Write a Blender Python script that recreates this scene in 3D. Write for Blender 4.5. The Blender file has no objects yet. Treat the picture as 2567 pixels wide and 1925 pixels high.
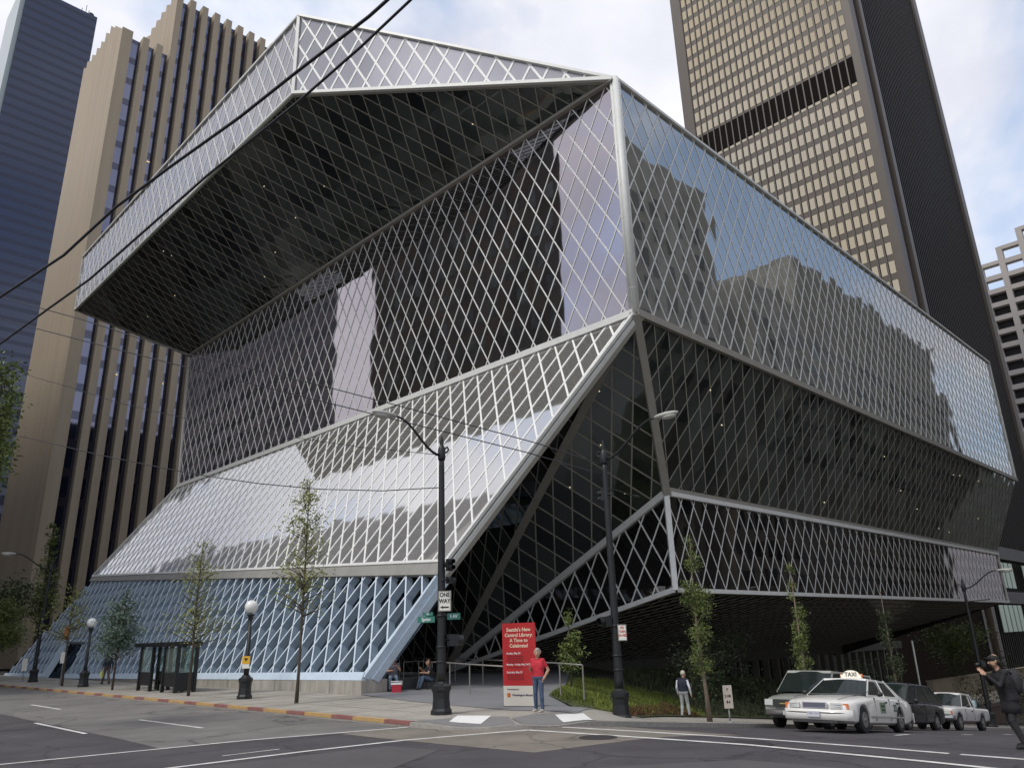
import bpy, math, random
import numpy as np
from mathutils import Vector, Matrix
R = random.Random(7)
scene = bpy.context.scene
COL = scene.collection
rad = math.radians
# ------------------------------------------------------------------ camera
F_PX, PW, PH = 1898.0, 2567.0, 1925.0
PITCH, ROLL, YAW = rad(18.416), rad(-1.685), rad(45.03)
FW = Vector((math.cos(PITCH)*math.cos(YAW), math.cos(PITCH)*math.sin(YAW), math.sin(PITCH)))
r0 = Vector((math.sin(YAW), -math.cos(YAW), 0)); u0 = r0.cross(FW)
RT = r0*math.cos(ROLL)+u0*math.sin(ROLL); UP = -r0*math.sin(ROLL)+u0*math.cos(ROLL)
def ray(x, y): return FW + RT*((x-PW/2)/F_PX) - UP*((y-PH/2)/F_PX)
def onX(x, y, X): v = ray(x, y); return v*(X/v.x)
def onY(x, y, Y): v = ray(x, y); return v*(Y/v.y)
def onZ(x, y, Z): v = ray(x, y); return v*(Z/v.z)
def onP(x, y, p0, n): v = ray(x, y); return v*(p0.dot(n)/v.dot(n))
cam = bpy.data.cameras.new('camera'); cam.sensor_width = 36; cam.lens = F_PX/PW*36
cam.clip_start = .1; cam.clip_end = 3000
co = bpy.data.objects.new('camera', cam); COL.objects.link(co)
m = Matrix.Identity(4)
for i, a in enumerate((RT, UP, -FW)):
    for j in range(3): m[j][i] = a[j]
co.matrix_world = m; scene.camera = co
# ------------------------------------------------------------------ ground heights
ZW = -2.0        # sidewalk level on the near corner
def sp(t, k=1.2): return k*math.log1p(math.exp(max(-40, min(40, t/k))))
def ramp(t): return 0 if t < -1.5 else ((t+1.5)**2/6 if t < 1.5 else t)
def zroad(x): return -2.13-.098*ramp(x-15.0)
def zwalk(x): return zroad(x)+.13
def sst(t): t = max(0, min(1, t)); return t*t*(3-2*t)
def zs(x, y):
    low = .11*max(0, 1-min(math.hypot(x-13.6, y-15.3), math.hypot(x-15.1, y-14.1))/1.5)
    t = sst((y-14)/2.2)*sst((21.5-x)/4); z = zwalk(x); return z+(-2.0-z)*t-low
def zpath(x, y):
    z = zs(x, y); return z+(-2.0-z)*sst((y-17.5)/3.5)
def crown(x, y): 
    a = max(0, min(1, (x-17)/6)); return .15*a*max(0, 1-((y-6.5)/7.5)**2)
def zplot(x, y):
    a = -2.0-.098*sp(x-36, 2); b = zwalk(x)
    t = max(0, min(1, (y-19.5)/9)); t = t*t*(3-2*t)
    return b+(a-b)*t
# ------------------------------------------------------------------ materials
def lin(c): return tuple(((v/12.92) if v <= .04045 else ((v+.055)/1.055)**2.4) for v in c)
MATS = {}
def mat(name, col, rough=.6, metal=0, noise=0, scale=8, bump=0, bscale=40, spec=.5, coat=0, emit=None, es=0, col2=None, stretch=None, alpha=None):
    if name in MATS: return MATS[name]
    M = bpy.data.materials.new(name); M.use_nodes = True; MATS[name] = M
    nt = M.node_tree; b = nt.nodes['Principled BSDF']; L = nt.links
    b.inputs['Base Color'].default_value = (*col, 1); b.inputs['Roughness'].default_value = rough
    b.inputs['Metallic'].default_value = metal; b.inputs['Specular IOR Level'].default_value = spec
    b.inputs['Coat Weight'].default_value = coat
    if emit: b.inputs['Emission Color'].default_value = (*emit, 1); b.inputs['Emission Strength'].default_value = es
    if noise or bump:
        tc = nt.nodes.new('ShaderNodeTexCoord'); src = tc.outputs['Object']
        if stretch:
            mp = nt.nodes.new('ShaderNodeMapping'); mp.inputs['Scale'].default_value = stretch
            L.new(src, mp.inputs[0]); src = mp.outputs[0]
    if noise:
        n = nt.nodes.new('ShaderNodeTexNoise'); n.inputs['Scale'].default_value = scale; n.inputs['Detail'].default_value = 6; n.inputs['Roughness'].default_value = .65
        L.new(src, n.inputs['Vector'])
        r = nt.nodes.new('ShaderNodeValToRGB'); c2 = col2 or tuple(v*(1+noise) for v in col); c1 = tuple(v*(1-noise) for v in col) if not col2 else col
        r.color_ramp.elements[0].position = .33; r.color_ramp.elements[1].position = .67
        r.color_ramp.elements[0].color = (*c1, 1); r.color_ramp.elements[1].color = (*c2, 1)
        L.new(n.outputs['Fac'], r.inputs[0]); L.new(r.outputs[0], b.inputs['Base Color'])
    if bump:
        n2 = nt.nodes.new('ShaderNodeTexNoise'); n2.inputs['Scale'].default_value = bscale; n2.inputs['Detail'].default_value = 4
        L.new(src, n2.inputs['Vector']); bp = nt.nodes.new('ShaderNodeBump'); bp.inputs['Strength'].default_value = bump; bp.inputs['Distance'].default_value = .02
        L.new(n2.outputs['Fac'], bp.inputs['Height']); L.new(bp.outputs[0], b.inputs['Normal'])
    return M
def cracks(M, k=.45, sc=.32):
    nt = M.node_tree; N = nt.nodes; L = nt.links; b = N['Principled BSDF']; src = b.inputs['Base Color'].links[0].from_socket; g = N.new('ShaderNodeNewGeometry')
    nz = N.new('ShaderNodeTexNoise'); nz.inputs['Scale'].default_value = 1.1; nz.inputs['Detail'].default_value = 5; L.new(g.outputs['Position'], nz.inputs['Vector'])
    ad = N.new('ShaderNodeVectorMath'); ad.operation = 'ADD'; L.new(g.outputs['Position'], ad.inputs[0]); L.new(nz.outputs['Color'], ad.inputs[1])
    v = N.new('ShaderNodeTexVoronoi'); v.feature = 'DISTANCE_TO_EDGE'; v.inputs['Scale'].default_value = sc; L.new(ad.outputs[0], v.inputs['Vector'])
    r = N.new('ShaderNodeMapRange'); r.inputs['From Max'].default_value = .018; r.inputs['To Min'].default_value = 1-k; r.inputs['To Max'].default_value = 1; L.new(v.outputs['Distance'], r.inputs['Value'])
    n2 = N.new('ShaderNodeTexNoise'); n2.inputs['Scale'].default_value = .45; n2.inputs['Detail'].default_value = 8; n2.inputs['Roughness'].default_value = .7; L.new(g.outputs['Position'], n2.inputs['Vector'])
    r2 = N.new('ShaderNodeMapRange'); r2.inputs['From Min'].default_value = .3; r2.inputs['From Max'].default_value = .7; r2.inputs['To Min'].default_value = .72; r2.inputs['To Max'].default_value = 1.22; L.new(n2.outputs['Fac'], r2.inputs['Value'])
    m0 = N.new('ShaderNodeMath'); m0.operation = 'MULTIPLY'; L.new(r.outputs[0], m0.inputs[0]); L.new(r2.outputs[0], m0.inputs[1])
    mu = N.new('ShaderNodeVectorMath'); mu.operation = 'SCALE'; L.new(src, mu.inputs[0]); L.new(m0.outputs[0], mu.inputs['Scale']); L.new(mu.outputs[0], b.inputs['Base Color'])
def glass_mat(name, base, refl, fac, wob=.006, rough=.02, cells=True, noisecol=0):
    """reflecting curtain-wall glass: each pane sits at a slightly different tilt"""
    if name in MATS: return MATS[name]
    M = bpy.data.materials.new(name); M.use_nodes = True; MATS[name] = M
    nt = M.node_tree; N = nt.nodes; L = nt.links; N.clear()
    out = N.new('ShaderNodeOutputMaterial'); mx = N.new('ShaderNodeMixShader'); d = N.new('ShaderNodeBsdfDiffuse'); g = N.new('ShaderNodeBsdfGlossy')
    d.inputs['Color'].default_value = (*base, 1); g.inputs['Color'].default_value = (*refl, 1); g.inputs['Roughness'].default_value = rough
    fr = N.new('ShaderNodeLayerWeight'); fr.inputs['Blend'].default_value = .35
    mp = N.new('ShaderNodeMapRange'); mp.inputs['To Min'].default_value = fac; mp.inputs['To Max'].default_value = min(1, fac+.5)
    L.new(fr.outputs['Fresnel'], mp.inputs['Value']); L.new(mp.outputs[0], mx.inputs['Fac'])
    L.new(d.outputs[0], mx.inputs[1]); L.new(g.outputs[0], mx.inputs[2]); L.new(mx.outputs[0], out.inputs['Surface'])
    geo = N.new('ShaderNodeNewGeometry')
    if cells:
        uv = N.new('ShaderNodeUVMap'); fl = N.new('ShaderNodeVectorMath'); fl.operation = 'FLOOR'; wn = N.new('ShaderNodeTexWhiteNoise'); wn.noise_dimensions = '2D'
        L.new(uv.outputs[0], fl.inputs[0]); L.new(fl.outputs[0], wn.inputs['Vector']); src = wn.outputs['Color']
    else:
        tc = N.new('ShaderNodeTexCoord'); nn = N.new('ShaderNodeTexNoise'); nn.inputs['Scale'].default_value = .35; L.new(tc.outputs['Object'], nn.inputs['Vector']); src = nn.outputs['Color']
    s = N.new('ShaderNodeVectorMath'); s.operation = 'SUBTRACT'; s.inputs[1].default_value = (.5, .5, .5); L.new(src, s.inputs[0])
    k = N.new('ShaderNodeVectorMath'); k.operation = 'SCALE'; k.inputs['Scale'].default_value = wob*2; L.new(s.outputs[0], k.inputs[0])
    # slow waviness inside panes
    tc2 = N.new('ShaderNodeTexCoord'); n3 = N.new('ShaderNodeTexNoise'); n3.inputs['Scale'].default_value = .9; n3.inputs['Detail'].default_value = 1; L.new(tc2.outputs['Object'], n3.inputs['Vector'])
    s2 = N.new('ShaderNodeVectorMath'); s2.operation = 'SUBTRACT'; s2.inputs[1].default_value = (.5, .5, .5); L.new(n3.outputs['Color'], s2.inputs[0])
    k2 = N.new('ShaderNodeVectorMath'); k2.operation = 'SCALE'; k2.inputs['Scale'].default_value = wob*1.5; L.new(s2.outputs[0], k2.inputs[0])
    a = N.new('ShaderNodeVectorMath'); a.operation = 'ADD'; L.new(geo.outputs['Normal'], a.inputs[0]); L.new(k.outputs[0], a.inputs[1])
    a2 = N.new('ShaderNodeVectorMath'); a2.operation = 'ADD'; L.new(a.outputs[0], a2.inputs[0]); L.new(k2.outputs[0], a2.inputs[1])
    nz = N.new('ShaderNodeVectorMath'); nz.operation = 'NORMALIZE'; L.new(a2.outputs[0], nz.inputs[0]); L.new(nz.outputs[0], g.inputs['Normal'])
    if noisecol:
        r = N.new('ShaderNodeMix'); r.data_type = 'RGBA'; r.inputs['A'].default_value = (*[v*(1-noisecol) for v in base], 1); r.inputs['B'].default_value = (*[v*(1+noisecol) for v in base], 1)
        L.new(src if not cells else wn.outputs['Value'], r.inputs['Factor']); L.new(r.outputs['Result'], d.inputs['Color'])
    return M
# ------------------------------------------------------------------ mesh builder
class MB:
    def __init__(s): s.v = []; s.f = []; s.m = []; s.cur = 0; s.sm = []; s.uv = None
    def face(s, pts, smooth=False):
        b = len(s.v); s.v += [tuple(p) for p in pts]; s.f.append(tuple(range(b, b+len(pts)))); s.m.append(s.cur); s.sm.append(smooth)
    def idx(s, pts, faces, smooth=False):
        b = len(s.v); s.v += [tuple(p) for p in pts]
        for f in faces: s.f.append(tuple(b+i for i in f)); s.m.append(s.cur); s.sm.append(smooth)
    def bar(s, p, q, w, d, n, lift=0):
        """box from p to q, w across in the plane, d deep along n"""
        p = Vector(p); q = Vector(q); n = Vector(n).normalized(); t = (q-p)
        if t.length < 1e-5: return
        t.normalize(); a = t.cross(n).normalized()*(w/2); n = a.cross(t).normalized()
        p = p+n*lift; q = q+n*lift; e = n*d
        P = [p-a, p+a, p+a+e, p-a+e, q-a, q+a, q+a+e, q-a+e]
        s.idx(P, [(0, 1, 2, 3), (7, 6, 5, 4), (0, 4, 5, 1), (1, 5, 6, 2), (2, 6, 7, 3), (3, 7, 4, 0)])
    def box(s, c, size, rz=0):
        x, y, z = [v/2 for v in size]; ca, sa = math.cos(rz), math.sin(rz); P = []
        for k in (-z, z):
            for i, j in ((-x, -y), (x, -y), (x, y), (-x, y)): P.append((c[0]+i*ca-j*sa, c[1]+i*sa+j*ca, c[2]+k))
        s.idx(P, [(3, 2, 1, 0), (4, 5, 6, 7), (0, 1, 5, 4), (1, 2, 6, 5), (2, 3, 7, 6), (3, 0, 4, 7)])
    def bb(s, x0, x1, y0, y1, z0, z1): s.box(((x0+x1)/2, (y0+y1)/2, (z0+z1)/2), (abs(x1-x0), abs(y1-y0), abs(z1-z0)))
    def tube(s, pts, rr, n=8, cap=True):
        pts = [Vector(p) for p in pts]; 
        if not hasattr(rr, '__len__'): rr = [rr]*len(pts)
        b = len(s.v); up = None
        for i, p in enumerate(pts):
            t = (pts[min(i+1, len(pts)-1)]-pts[max(i-1, 0)]).normalized()
            if up is None: up = t.cross(Vector((.31, .2, .93))).normalized() if abs(t.z) < .95 else t.cross(Vector((1, 0, 0))).normalized()
            up = (up-t*up.dot(t)).normalized(); w = t.cross(up)
            for k in range(n):
                a = 2*math.pi*k/n; s.v.append(tuple(p+up*math.cos(a)*rr[i]+w*math.sin(a)*rr[i]))
        for i in range(len(pts)-1):
            for k in range(n):
                k2 = (k+1) % n; s.f.append((b+i*n+k, b+i*n+k2, b+(i+1)*n+k2, b+(i+1)*n+k)); s.m.append(s.cur); s.sm.append(n > 5)
        if cap:
            s.f.append(tuple(b+k for k in range(n))[::-1]); s.m.append(s.cur); s.sm.append(False)
            s.f.append(tuple(b+(len(pts)-1)*n+k for k in range(n))); s.m.append(s.cur); s.sm.append(False)
    def lathe(s, c, prof, n=12, smooth=True):
        s_ = [(c[0], c[1], c[2]+z) for r, z in prof]; b = len(s.v)
        for (r, z) in prof:
            for k in range(n):
                a = 2*math.pi*(k+.5)/n; s.v.append((c[0]+r*math.cos(a), c[1]+r*math.sin(a), c[2]+z))
        for i in range(len(prof)-1):
            for k in range(n):
                k2 = (k+1) % n; s.f.append((b+i*n+k, b+i*n+k2, b+(i+1)*n+k2, b+(i+1)*n+k)); s.m.append(s.cur); s.sm.append(smooth)
        s.f.append(tuple(b+k for k in range(n))[::-1]); s.m.append(s.cur); s.sm.append(False)
        s.f.append(tuple(b+(len(prof)-1)*n+k for k in range(n))); s.m.append(s.cur); s.sm.append(False)
    def sphere(s, c, r, n=12, k=8):
        if not hasattr(r, '__len__'): r = (r, r, r)
        P = [(c[0], c[1], c[2]-r[2])]
        for i in range(1, k):
            a = math.pi*i/k
            for j in range(n):
                t = 2*math.pi*j/n; P.append((c[0]+r[0]*math.sin(a)*math.cos(t), c[1]+r[1]*math.sin(a)*math.sin(t), c[2]-r[2]*math.cos(a)))
        P.append((c[0], c[1], c[2]+r[2])); Fc = []
        for j in range(n): Fc.append((0, 1+(j+1) % n, 1+j)); Fc.append((len(P)-1, 1+(k-2)*n+j, 1+(k-2)*n+(j+1) % n))
        for i in range(k-2):
            for j in range(n):
                j2 = (j+1) % n; Fc.append((1+i*n+j, 1+i*n+j2, 1+(i+1)*n+j2, 1+(i+1)*n+j))
        s.idx(P, Fc, True)
    def build(s, name, mats, parent=None, org=(0, 0, 0)):
        me = bpy.data.meshes.new(name); o3 = Vector(org)
        me.from_pydata([tuple(Vector(p)-o3) for p in s.v], [], s.f)
        if not isinstance(mats, (list, tuple)): mats = [mats]
        for q in mats: me.materials.append(q)
        if len(mats) > 1: me.polygons.foreach_set('material_index', s.m)
        me.polygons.foreach_set('use_smooth', s.sm)
        if s.uv:
            ul = me.uv_layers.new(name='UVMap')
            for i, l in enumerate(me.loops): ul.data[i].uv = s.uv[l.vertex_index]
        me.update(); ob = bpy.data.objects.new(name, me); COL.objects.link(ob)
        if parent: ob.parent = parent
        elif org != (0, 0, 0): ob.location = o3
        return ob
def tag(o, label=None, cat=None, group=None, kind=None):
    if label: o['label'] = label
    if cat: o['category'] = cat
    if group: o['group'] = group
    if kind: o['kind'] = kind
    return o
def thing(name, label, cat, loc=(0, 0, 0), rz=0, group=None):
    o = bpy.data.objects.new(name, None); COL.objects.link(o); o.location = loc; o.rotation_euler = (0, 0, rz); o.empty_display_size = .3
    return tag(o, label, cat, group)
def copy_tree(o, parent=None):
    c = o.copy(); COL.objects.link(c); c.parent = parent
    for ch in o.children: copy_tree(ch, c)
    return c
def dup(o, label, loc, rz=None, sc=None):
    c = copy_tree(o); c['label'] = label; c.location = loc
    if rz is not None: c.rotation_euler = (0, 0, rz)
    if sc: c.scale = sc
    return c
def evalmesh(ob):
    dg = bpy.context.evaluated_depsgraph_get(); dg.update()
    return bpy.data.meshes.new_from_object(ob.evaluated_get(dg))
def text(body, size, M, parent, mtx, name='lettering', ext=.002, align='CENTER', bold=0, sx=1):
    c = bpy.data.curves.new(name, 'FONT'); c.body = body; c.size = size; c.align_x = align; c.align_y = 'CENTER'; c.extrude = ext; c.offset = bold
    c.resolution_u = 2
    t = bpy.data.objects.new(name, c); COL.objects.link(t); me = evalmesh(t); bpy.data.objects.remove(t); bpy.data.curves.remove(c)
    me.materials.clear(); me.materials.append(M); me.transform(Matrix.Diagonal((sx, 1, 1, 1))); me.transform(mtx)
    ob = bpy.data.objects.new(name, me); COL.objects.link(ob); ob.parent = parent; return ob
def frame_m(o, x, y):   # matrix with given origin, local x and y axes
    x = Vector(x).normalized(); y = Vector(y).normalized(); z = x.cross(y); M = Matrix.Identity(4)
    for i, a in enumerate((x, y, z, Vector(o))):
        for j in range(3): M[j][i] = a[j]
    return M
V = Vector
# ------------------------------------------------------------------ palette
STEEL = mat('painted_steel', (.64, .64, .61), .45, noise=.06, scale=3)
STEEL_LIT = mat('lit_steel', (.80, .80, .77), .45, noise=.05, scale=3)  # same lattice steel, lightened to paint in light on the bright faces
STEEL_B = mat('light_blue_paint', (.50, .59, .68), .5, noise=.07, scale=3)
STEEL_SHADE = mat('shaded_steel', (.27, .25, .215), .5, noise=.08, scale=2)  # lattice steel darkened to paint in the shade under the overhangs
FASCIA = mat('grey_fascia', (.26, .25, .23), .6, noise=.1, scale=1.5)
G_MESH = glass_mat('mesh_glass', (.25, .24, .225), (.97, .97, .97), .50, .0045, .03, noisecol=.10)
G_TOP = glass_mat('top_glass', (.25, .24, .26), (.9, .9, .95), .17, .008, .05, noisecol=.08)
G_VIO = glass_mat('dark_glass', (.018, .018, .018), (.90, .83, .90), .38, .004, noisecol=.5)
G_BLU = glass_mat('clear_glass', (.135, .138, .132), (.84, .87, .88), .34, .005, noisecol=.3)
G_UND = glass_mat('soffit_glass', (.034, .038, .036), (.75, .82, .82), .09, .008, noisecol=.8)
G_LOW = glass_mat('lower_glass', (.010, .009, .009), (.85, .8, .8), .08, .006, noisecol=.5)
DARK = mat('dark_interior', (.012, .012, .013), .8)
CONC = mat('base_concrete', (.34, .315, .275), .85, noise=.22, scale=1.2, bump=.3, stretch=(3, 3, .6))
BLACK = mat('black_iron', (.008, .009, .010), .5, noise=.3, scale=6)
# ------------------------------------------------------------------ library
S, HV = 1.13, 2.02
lib = thing('library_building', 'faceted glass library wrapped in a white diamond steel lattice with overhanging boxes', 'building', (25, 30, -2))
LO = (25, 30, -2)
def clip_line(poly2, p, d):
    t0, t1 = -1e9, 1e9; n = len(poly2)
    area = sum(poly2[i][0]*poly2[(i+1) % n][1]-poly2[(i+1) % n][0]*poly2[i][1] for i in range(n)); sg = 1 if area > 0 else -1
    for i in range(n):
        a = poly2[i]; b = poly2[(i+1) % n]; ex, ey = b[0]-a[0], b[1]-a[1]
        nx, ny = -ey*sg, ex*sg
        den = nx*d[0]+ny*d[1]; num = nx*(a[0]-p[0])+ny*(a[1]-p[1])
        if abs(den) < 1e-9:
            if num > 0: return None
            continue
        t = num/den
        if den > 0: t0 = max(t0, t)
        else: t1 = min(t1, t)
    return (t0, t1) if t1-t0 > .3 else None
def facet(poly, u, node, gl, lm, w=.06, d=.022, name='glass_face', label=None, glass=True, off=0, s=S, h=HV):
    poly = [V(p) for p in poly]; c = sum(poly, V((0, 0, 0)))/len(poly)
    n = None
    for i in range(1, len(poly)-1):
        n = (poly[i]-poly[0]).cross(poly[i+1]-poly[0])
        if n.length > 1: break
    n.normalize()
    if n.dot(-c) < 0: n = -n; poly = poly[::-1]
    u = V(u); u = (u-n*u.dot(n)).normalized(); v = n.cross(u).normalized(); node = V(node); node = node-n*(node-poly[0]).dot(n)
    P2 = [((p-node).dot(u), (p-node).dot(v)) for p in poly]
    par = lib
    if glass:
        b = MB(); b.face(poly); b.uv = [(a/s+e/h, a/s-e/h) for a, e in P2]
        par = b.build(name, gl, lib, LO)
        if label: par['label'] = label
    b = MB()
    ext = [abs(a)/s+abs(e)/h for a, e in P2]; K = int(max(ext))+2
    for sgn in (1, -1):
        dx, dy = s, h*sgn; L = math.hypot(dx, dy); dv = (dx/L, dy/L)
        for k in range(-K, K+1):
            r = clip_line(P2, (k*s, 0), dv)
            if r:
                p = node+u*(k*s+dv[0]*r[0])+v*(dv[1]*r[0]); q = node+u*(k*s+dv[0]*r[1])+v*(dv[1]*r[1])
                b.bar(p, q, w, d, n, lift=off+(.003 if sgn > 0 else 0))
    o = b.build('lattice', lm, par, LO); return par, n
def beam(p, q, w, d, n, m_, name='edge_beam', lift=0):
    b = MB(); b.bar(p, q, w, d, n, lift); return b.build(name, m_, lib, LO)
XA, YA = 25.9, 18.04
ZA, ZB = 26.15, 13.5
A = V((XA, YA, ZA)); B = V((XA, YA, ZB)); C = V((XA, 69.2, ZA)); D = V((XA, 68.4, ZB))
Rt = V((89.6, YA, ZA)); Rb = V((89.2, YA, ZB))
P1t = V((17.7, 35.65, 37.3)); P1b = V((17.7, 35.65, 31.4)); Tt = V((17.7, 78.0, 37.3)); Tb = V((17.7, 77.7, 31.4))
P = V((18.58, 27.5, -1.38)); T = V((31.3, 37.7, -1.95))
E_ = V((31.3, 20.9, 6.4)); F_ = V((31.3, 20.9, 1.85)); G_ = V((88.2, 20.9, 6.4)); H_ = V((88.2, 20.9, 1.85))
YU, XU = (0, 1, 0), (1, 0, 0)
facet([A, B, D, C], YU, (XA, 18.1, 15.0), G_VIO, STEEL, w=.055, name='main_west_glass')
facet([A, B, Rb, Rt], XU, (27.3, YA, 13.75), G_BLU, STEEL, w=.062, name='main_south_glass')
facet([P1t, P1b, Tb, Tt], YU, (17.7, 2.12*17.7, 37.0), G_TOP, STEEL_LIT, w=.09, s=1.25, h=2.23, name='upper_west_glass')
facet([P1t, P1b, A], (A-P1t).cross(V((0, 0, 1))).cross(V((0, 0, 1))), (18.1, 35.1, 31.8), G_TOP, STEEL_LIT, s=1.25, h=2.23, w=.12, name='upper_corner_glass')
facet([P1b, Tb, C, A], YU, (XA, 21.9, ZA), G_UND, STEEL_SHADE, w=.058, name='upper_soffit_glass')
# sloping west face, one plane from the main box down to the base
S1n = (P-B).cross(V((0, 1, 0))).normalized()
def s1(x, y): return onP(x, y, B, S1n)
BR = s1(1119, 1409); BL = s1(234, 1445); BRb = s1(1096, 1441); BLb = s1(229, 1454); Lb = s1(12, 1692)
facet([B, D, BL, BR], YU, (XA, 28.57, ZB), G_MESH, STEEL_LIT, w=.088, name='sloping_west_glass')
# blue open lattice; deep fins, with a triangular way through near its far end
Oa = s1(106, 1694); Ob = s1(165, 1603); Oc = s1(215, 1603); Od = s1(158, 1695)
yn = 28.57
for poly in ([BRb, s1(520, 1447), s1(430, 1697), P], [s1(520, 1447), BLb, Ob, Oc], [s1(520, 1447), Oc, Od, s1(430, 1697)], [BLb, Lb, Oa, Ob]):
    facet(poly, YU, (XA, yn, ZB), None, mat('blue_fin_shaded', (.30, .38, .46), .55, noise=.12, scale=2), w=.06, d=-.36, glass=False); facet(poly, YU, (XA, yn, ZB), None, mat('blue_edge_lit', (.58, .66, .74), .5, noise=.06, scale=3), w=.085, d=.02, glass=False)  # one blue paint: fins darkened as shade, front strips lightened as skylight
dn = -S1n if S1n.dot(-B) > 0 else S1n   # inward normal
inn = lambda p, k: p+dn*k
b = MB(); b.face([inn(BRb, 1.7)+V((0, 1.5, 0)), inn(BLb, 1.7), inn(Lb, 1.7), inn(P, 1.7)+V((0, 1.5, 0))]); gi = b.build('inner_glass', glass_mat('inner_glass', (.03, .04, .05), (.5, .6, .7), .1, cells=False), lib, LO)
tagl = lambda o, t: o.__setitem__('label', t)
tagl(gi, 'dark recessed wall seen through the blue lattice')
nW = -dn
beam(BL, BR+V((0, -.3, 0)), .13, .12, nW, STEEL, 'white_ledge', .03)
beam(BLb.lerp(BL, .5), BRb.lerp(BR, .5), .62, .22, nW, FASCIA, 'long_fascia', -.12)
beam(Lb, Oa, .34, .34, nW, STEEL_B, 'blue_sill', -.25); beam(Od, P, .34, .34, nW, STEEL_B, 'blue_sill', -.25)
beam(P, BRb, .13, .34, nW, STEEL_B, 'blue_rim', -.30); beam(P+dn*.12+V((.16, -.14, 0)), BRb+dn*.12+V((.16, -.14, 0)), .15, .34, nW, STEEL_B, 'blue_rim', -.34)
beam(Oa, Ob, .14, .48, nW, STEEL_B, 'blue_rim', -.44); beam(Od, Oc, .14, .48, nW, STEEL_B, 'blue_rim', -.62); beam(Ob, Oc, .14, .48, nW, STEEL_B, 'blue_rim', -.62)
# corner facets under the main box
fold = (T-B)
facet([B, T, T+V((0, 32, 0)), B+V((0, 32, 0))], YU, T, G_UND, STEEL_SHADE, w=.06, name='corner_glass')
facet([B, T, E_], (0, 1, .0), T, G_UND, STEEL_SHADE, w=.07, name='corner_glass')
facet([B, Rb, G_, E_], XU, (27.3, YA, ZB), G_UND, STEEL_SHADE, w=.05, name='south_underside_glass')
facet([E_, F_, T], YU, onX(1634.8, 1362.5, 31.3), G_LOW, STEEL, w=.07, name='lower_west_glass')
facet([E_, F_, H_, G_], XU, (32.5, 20.9, 1.97), G_LOW, STEEL, w=.05, name='lower_south_glass')
SB = V((88.2, 37.7, -1.95)); facet([F_, H_, SB, T], XU, (32.5, 20.9, 1.9), G_LOW, STEEL_SHADE, w=.06, name='lower_soffit_glass')
w_ = V((-1, 0, 0)); s_ = V((0, -1, 0)); dg = V((-1, -1, 0)).normalized()
b = MB()
b.tube([A+V((-.02, -.02, .1)), B], .17, 10); b.tube([A+V((.2, -.05, .08)), B+V((.2, -.03, 0))], .09, 8); b.tube([A+V((-.05, .2, .0)), B+V((-.03, .2, 0))], .09, 8)
b.build('corner_post', STEEL, lib, LO)
for k in range(7):
    b = MB(); p = A.lerp(B, (k+.35)/7); b.lathe((p.x, p.y, p.z), [(.178, 0), (.178, .03)], 12); b.build('post_joint', mat('joint_grey', (.42, .42, .40), .5), lib, LO)
beam(B, D, .30, .22, w_, STEEL, lift=-.02); beam(B, Rb, .34, .22, s_, STEEL_SHADE, lift=-.02); beam(A, Rt, .16, .16, s_, STEEL); beam(A, C, .22, .2, w_, STEEL_SHADE)
beam(A+V((-.1, 0, -.02)), C+V((-.1, 0, -.02)), .3, .1, V((0, 0, -1)), STEEL_SHADE)
beam(B, BR, .16, .14, nW, STEEL, lift=-.02); beam(B+dn*.1+V((.1, -.1, 0)), BRb+dn*.1+V((.1, -.1, 0)), .12, .2, nW, STEEL, lift=-.1); beam(B+dn*.2+V((.2, -.16, 0)), BRb+dn*.2+V((.2, -.16, 0)), .08, .2, nW, STEEL_SHADE, lift=-.1)
beam(D, BL, .2, .15, nW, STEEL)
beam(B, T, .40, .2, dg, STEEL_SHADE, 'fold_beam', -.05); beam(B, E_, .36, .25, dg, STEEL_SHADE, 'fold_beam', -.05)
beam(E_, T, .32, .24, w_, STEEL, lift=-.02); beam(F_, T, .22, .24, w_, STEEL, lift=-.02); beam(E_, F_, .26, .24, dg, STEEL, lift=-.08)
beam(E_+V((.2, 0, 0)), G_, .22, .2, s_, STEEL, lift=.0); beam(F_+V((.2, 0, 0)), H_, .2, .2, s_, STEEL); beam(G_, H_, .14, .14, s_, STEEL)
beam(E_+V((.2, 0, .28)), G_+V((0, 0, .28)), .3, .05, s_, STEEL_SHADE, lift=.08)
beam(Rt, Rb, .16, .14, s_, STEEL)
nU = V((-1, -.7, 0)).normalized()
beam(P1t, A, .16, .16, nU, STEEL); beam(P1b, A, .2, .18, nU, STEEL); beam(P1t, P1b, .2, .18, nU, STEEL, lift=-.05)
beam(P1b+V((0, 0, -.12)), A+V((0, 0, -.12)), .12, .2, nU, STEEL_SHADE, lift=-.1)
beam(P1t, Tt, .16, .14, w_, STEEL); beam(P1b, Tb, .16, .14, w_, STEEL); beam(Tt, Tb, .14, .12, w_, STEEL); beam(P1b+V((0, 0, -.12)), Tb+V((0, 0, -.12)), .1, .16, w_, mat('greenish_trim', (.30, .33, .27), .5), lift=-.06)
beam(Tb, C, .2, .2, V((0, -1, -.2)), STEEL_SHADE); beam(C, D, .16, .1, w_, STEEL)
LAMP = mat('ceiling_lamp', (.8, .7, .5), .5, emit=(1, .8, .5), es=.45)
def glints(p0, p1, p2, p3, n_, seed):
    rr = random.Random(seed); a, b_, c, d = [V(p) for p in (p0, p1, p2, p3)]; nn = (b_-a).cross(d-a).normalized(); nn = nn if nn.dot(-a) > 0 else -nn
    for i in range(n_):
        u_, v_ = rr.uniform(.08, .9), rr.uniform(.1, .9); p = a.lerp(b_, u_).lerp(d.lerp(c, u_), v_)+nn*.03
        m_ = MB(); m_.sphere(p, .04, 8, 6); m_.build('ceiling_lamp', LAMP, lib, LO)
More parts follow.
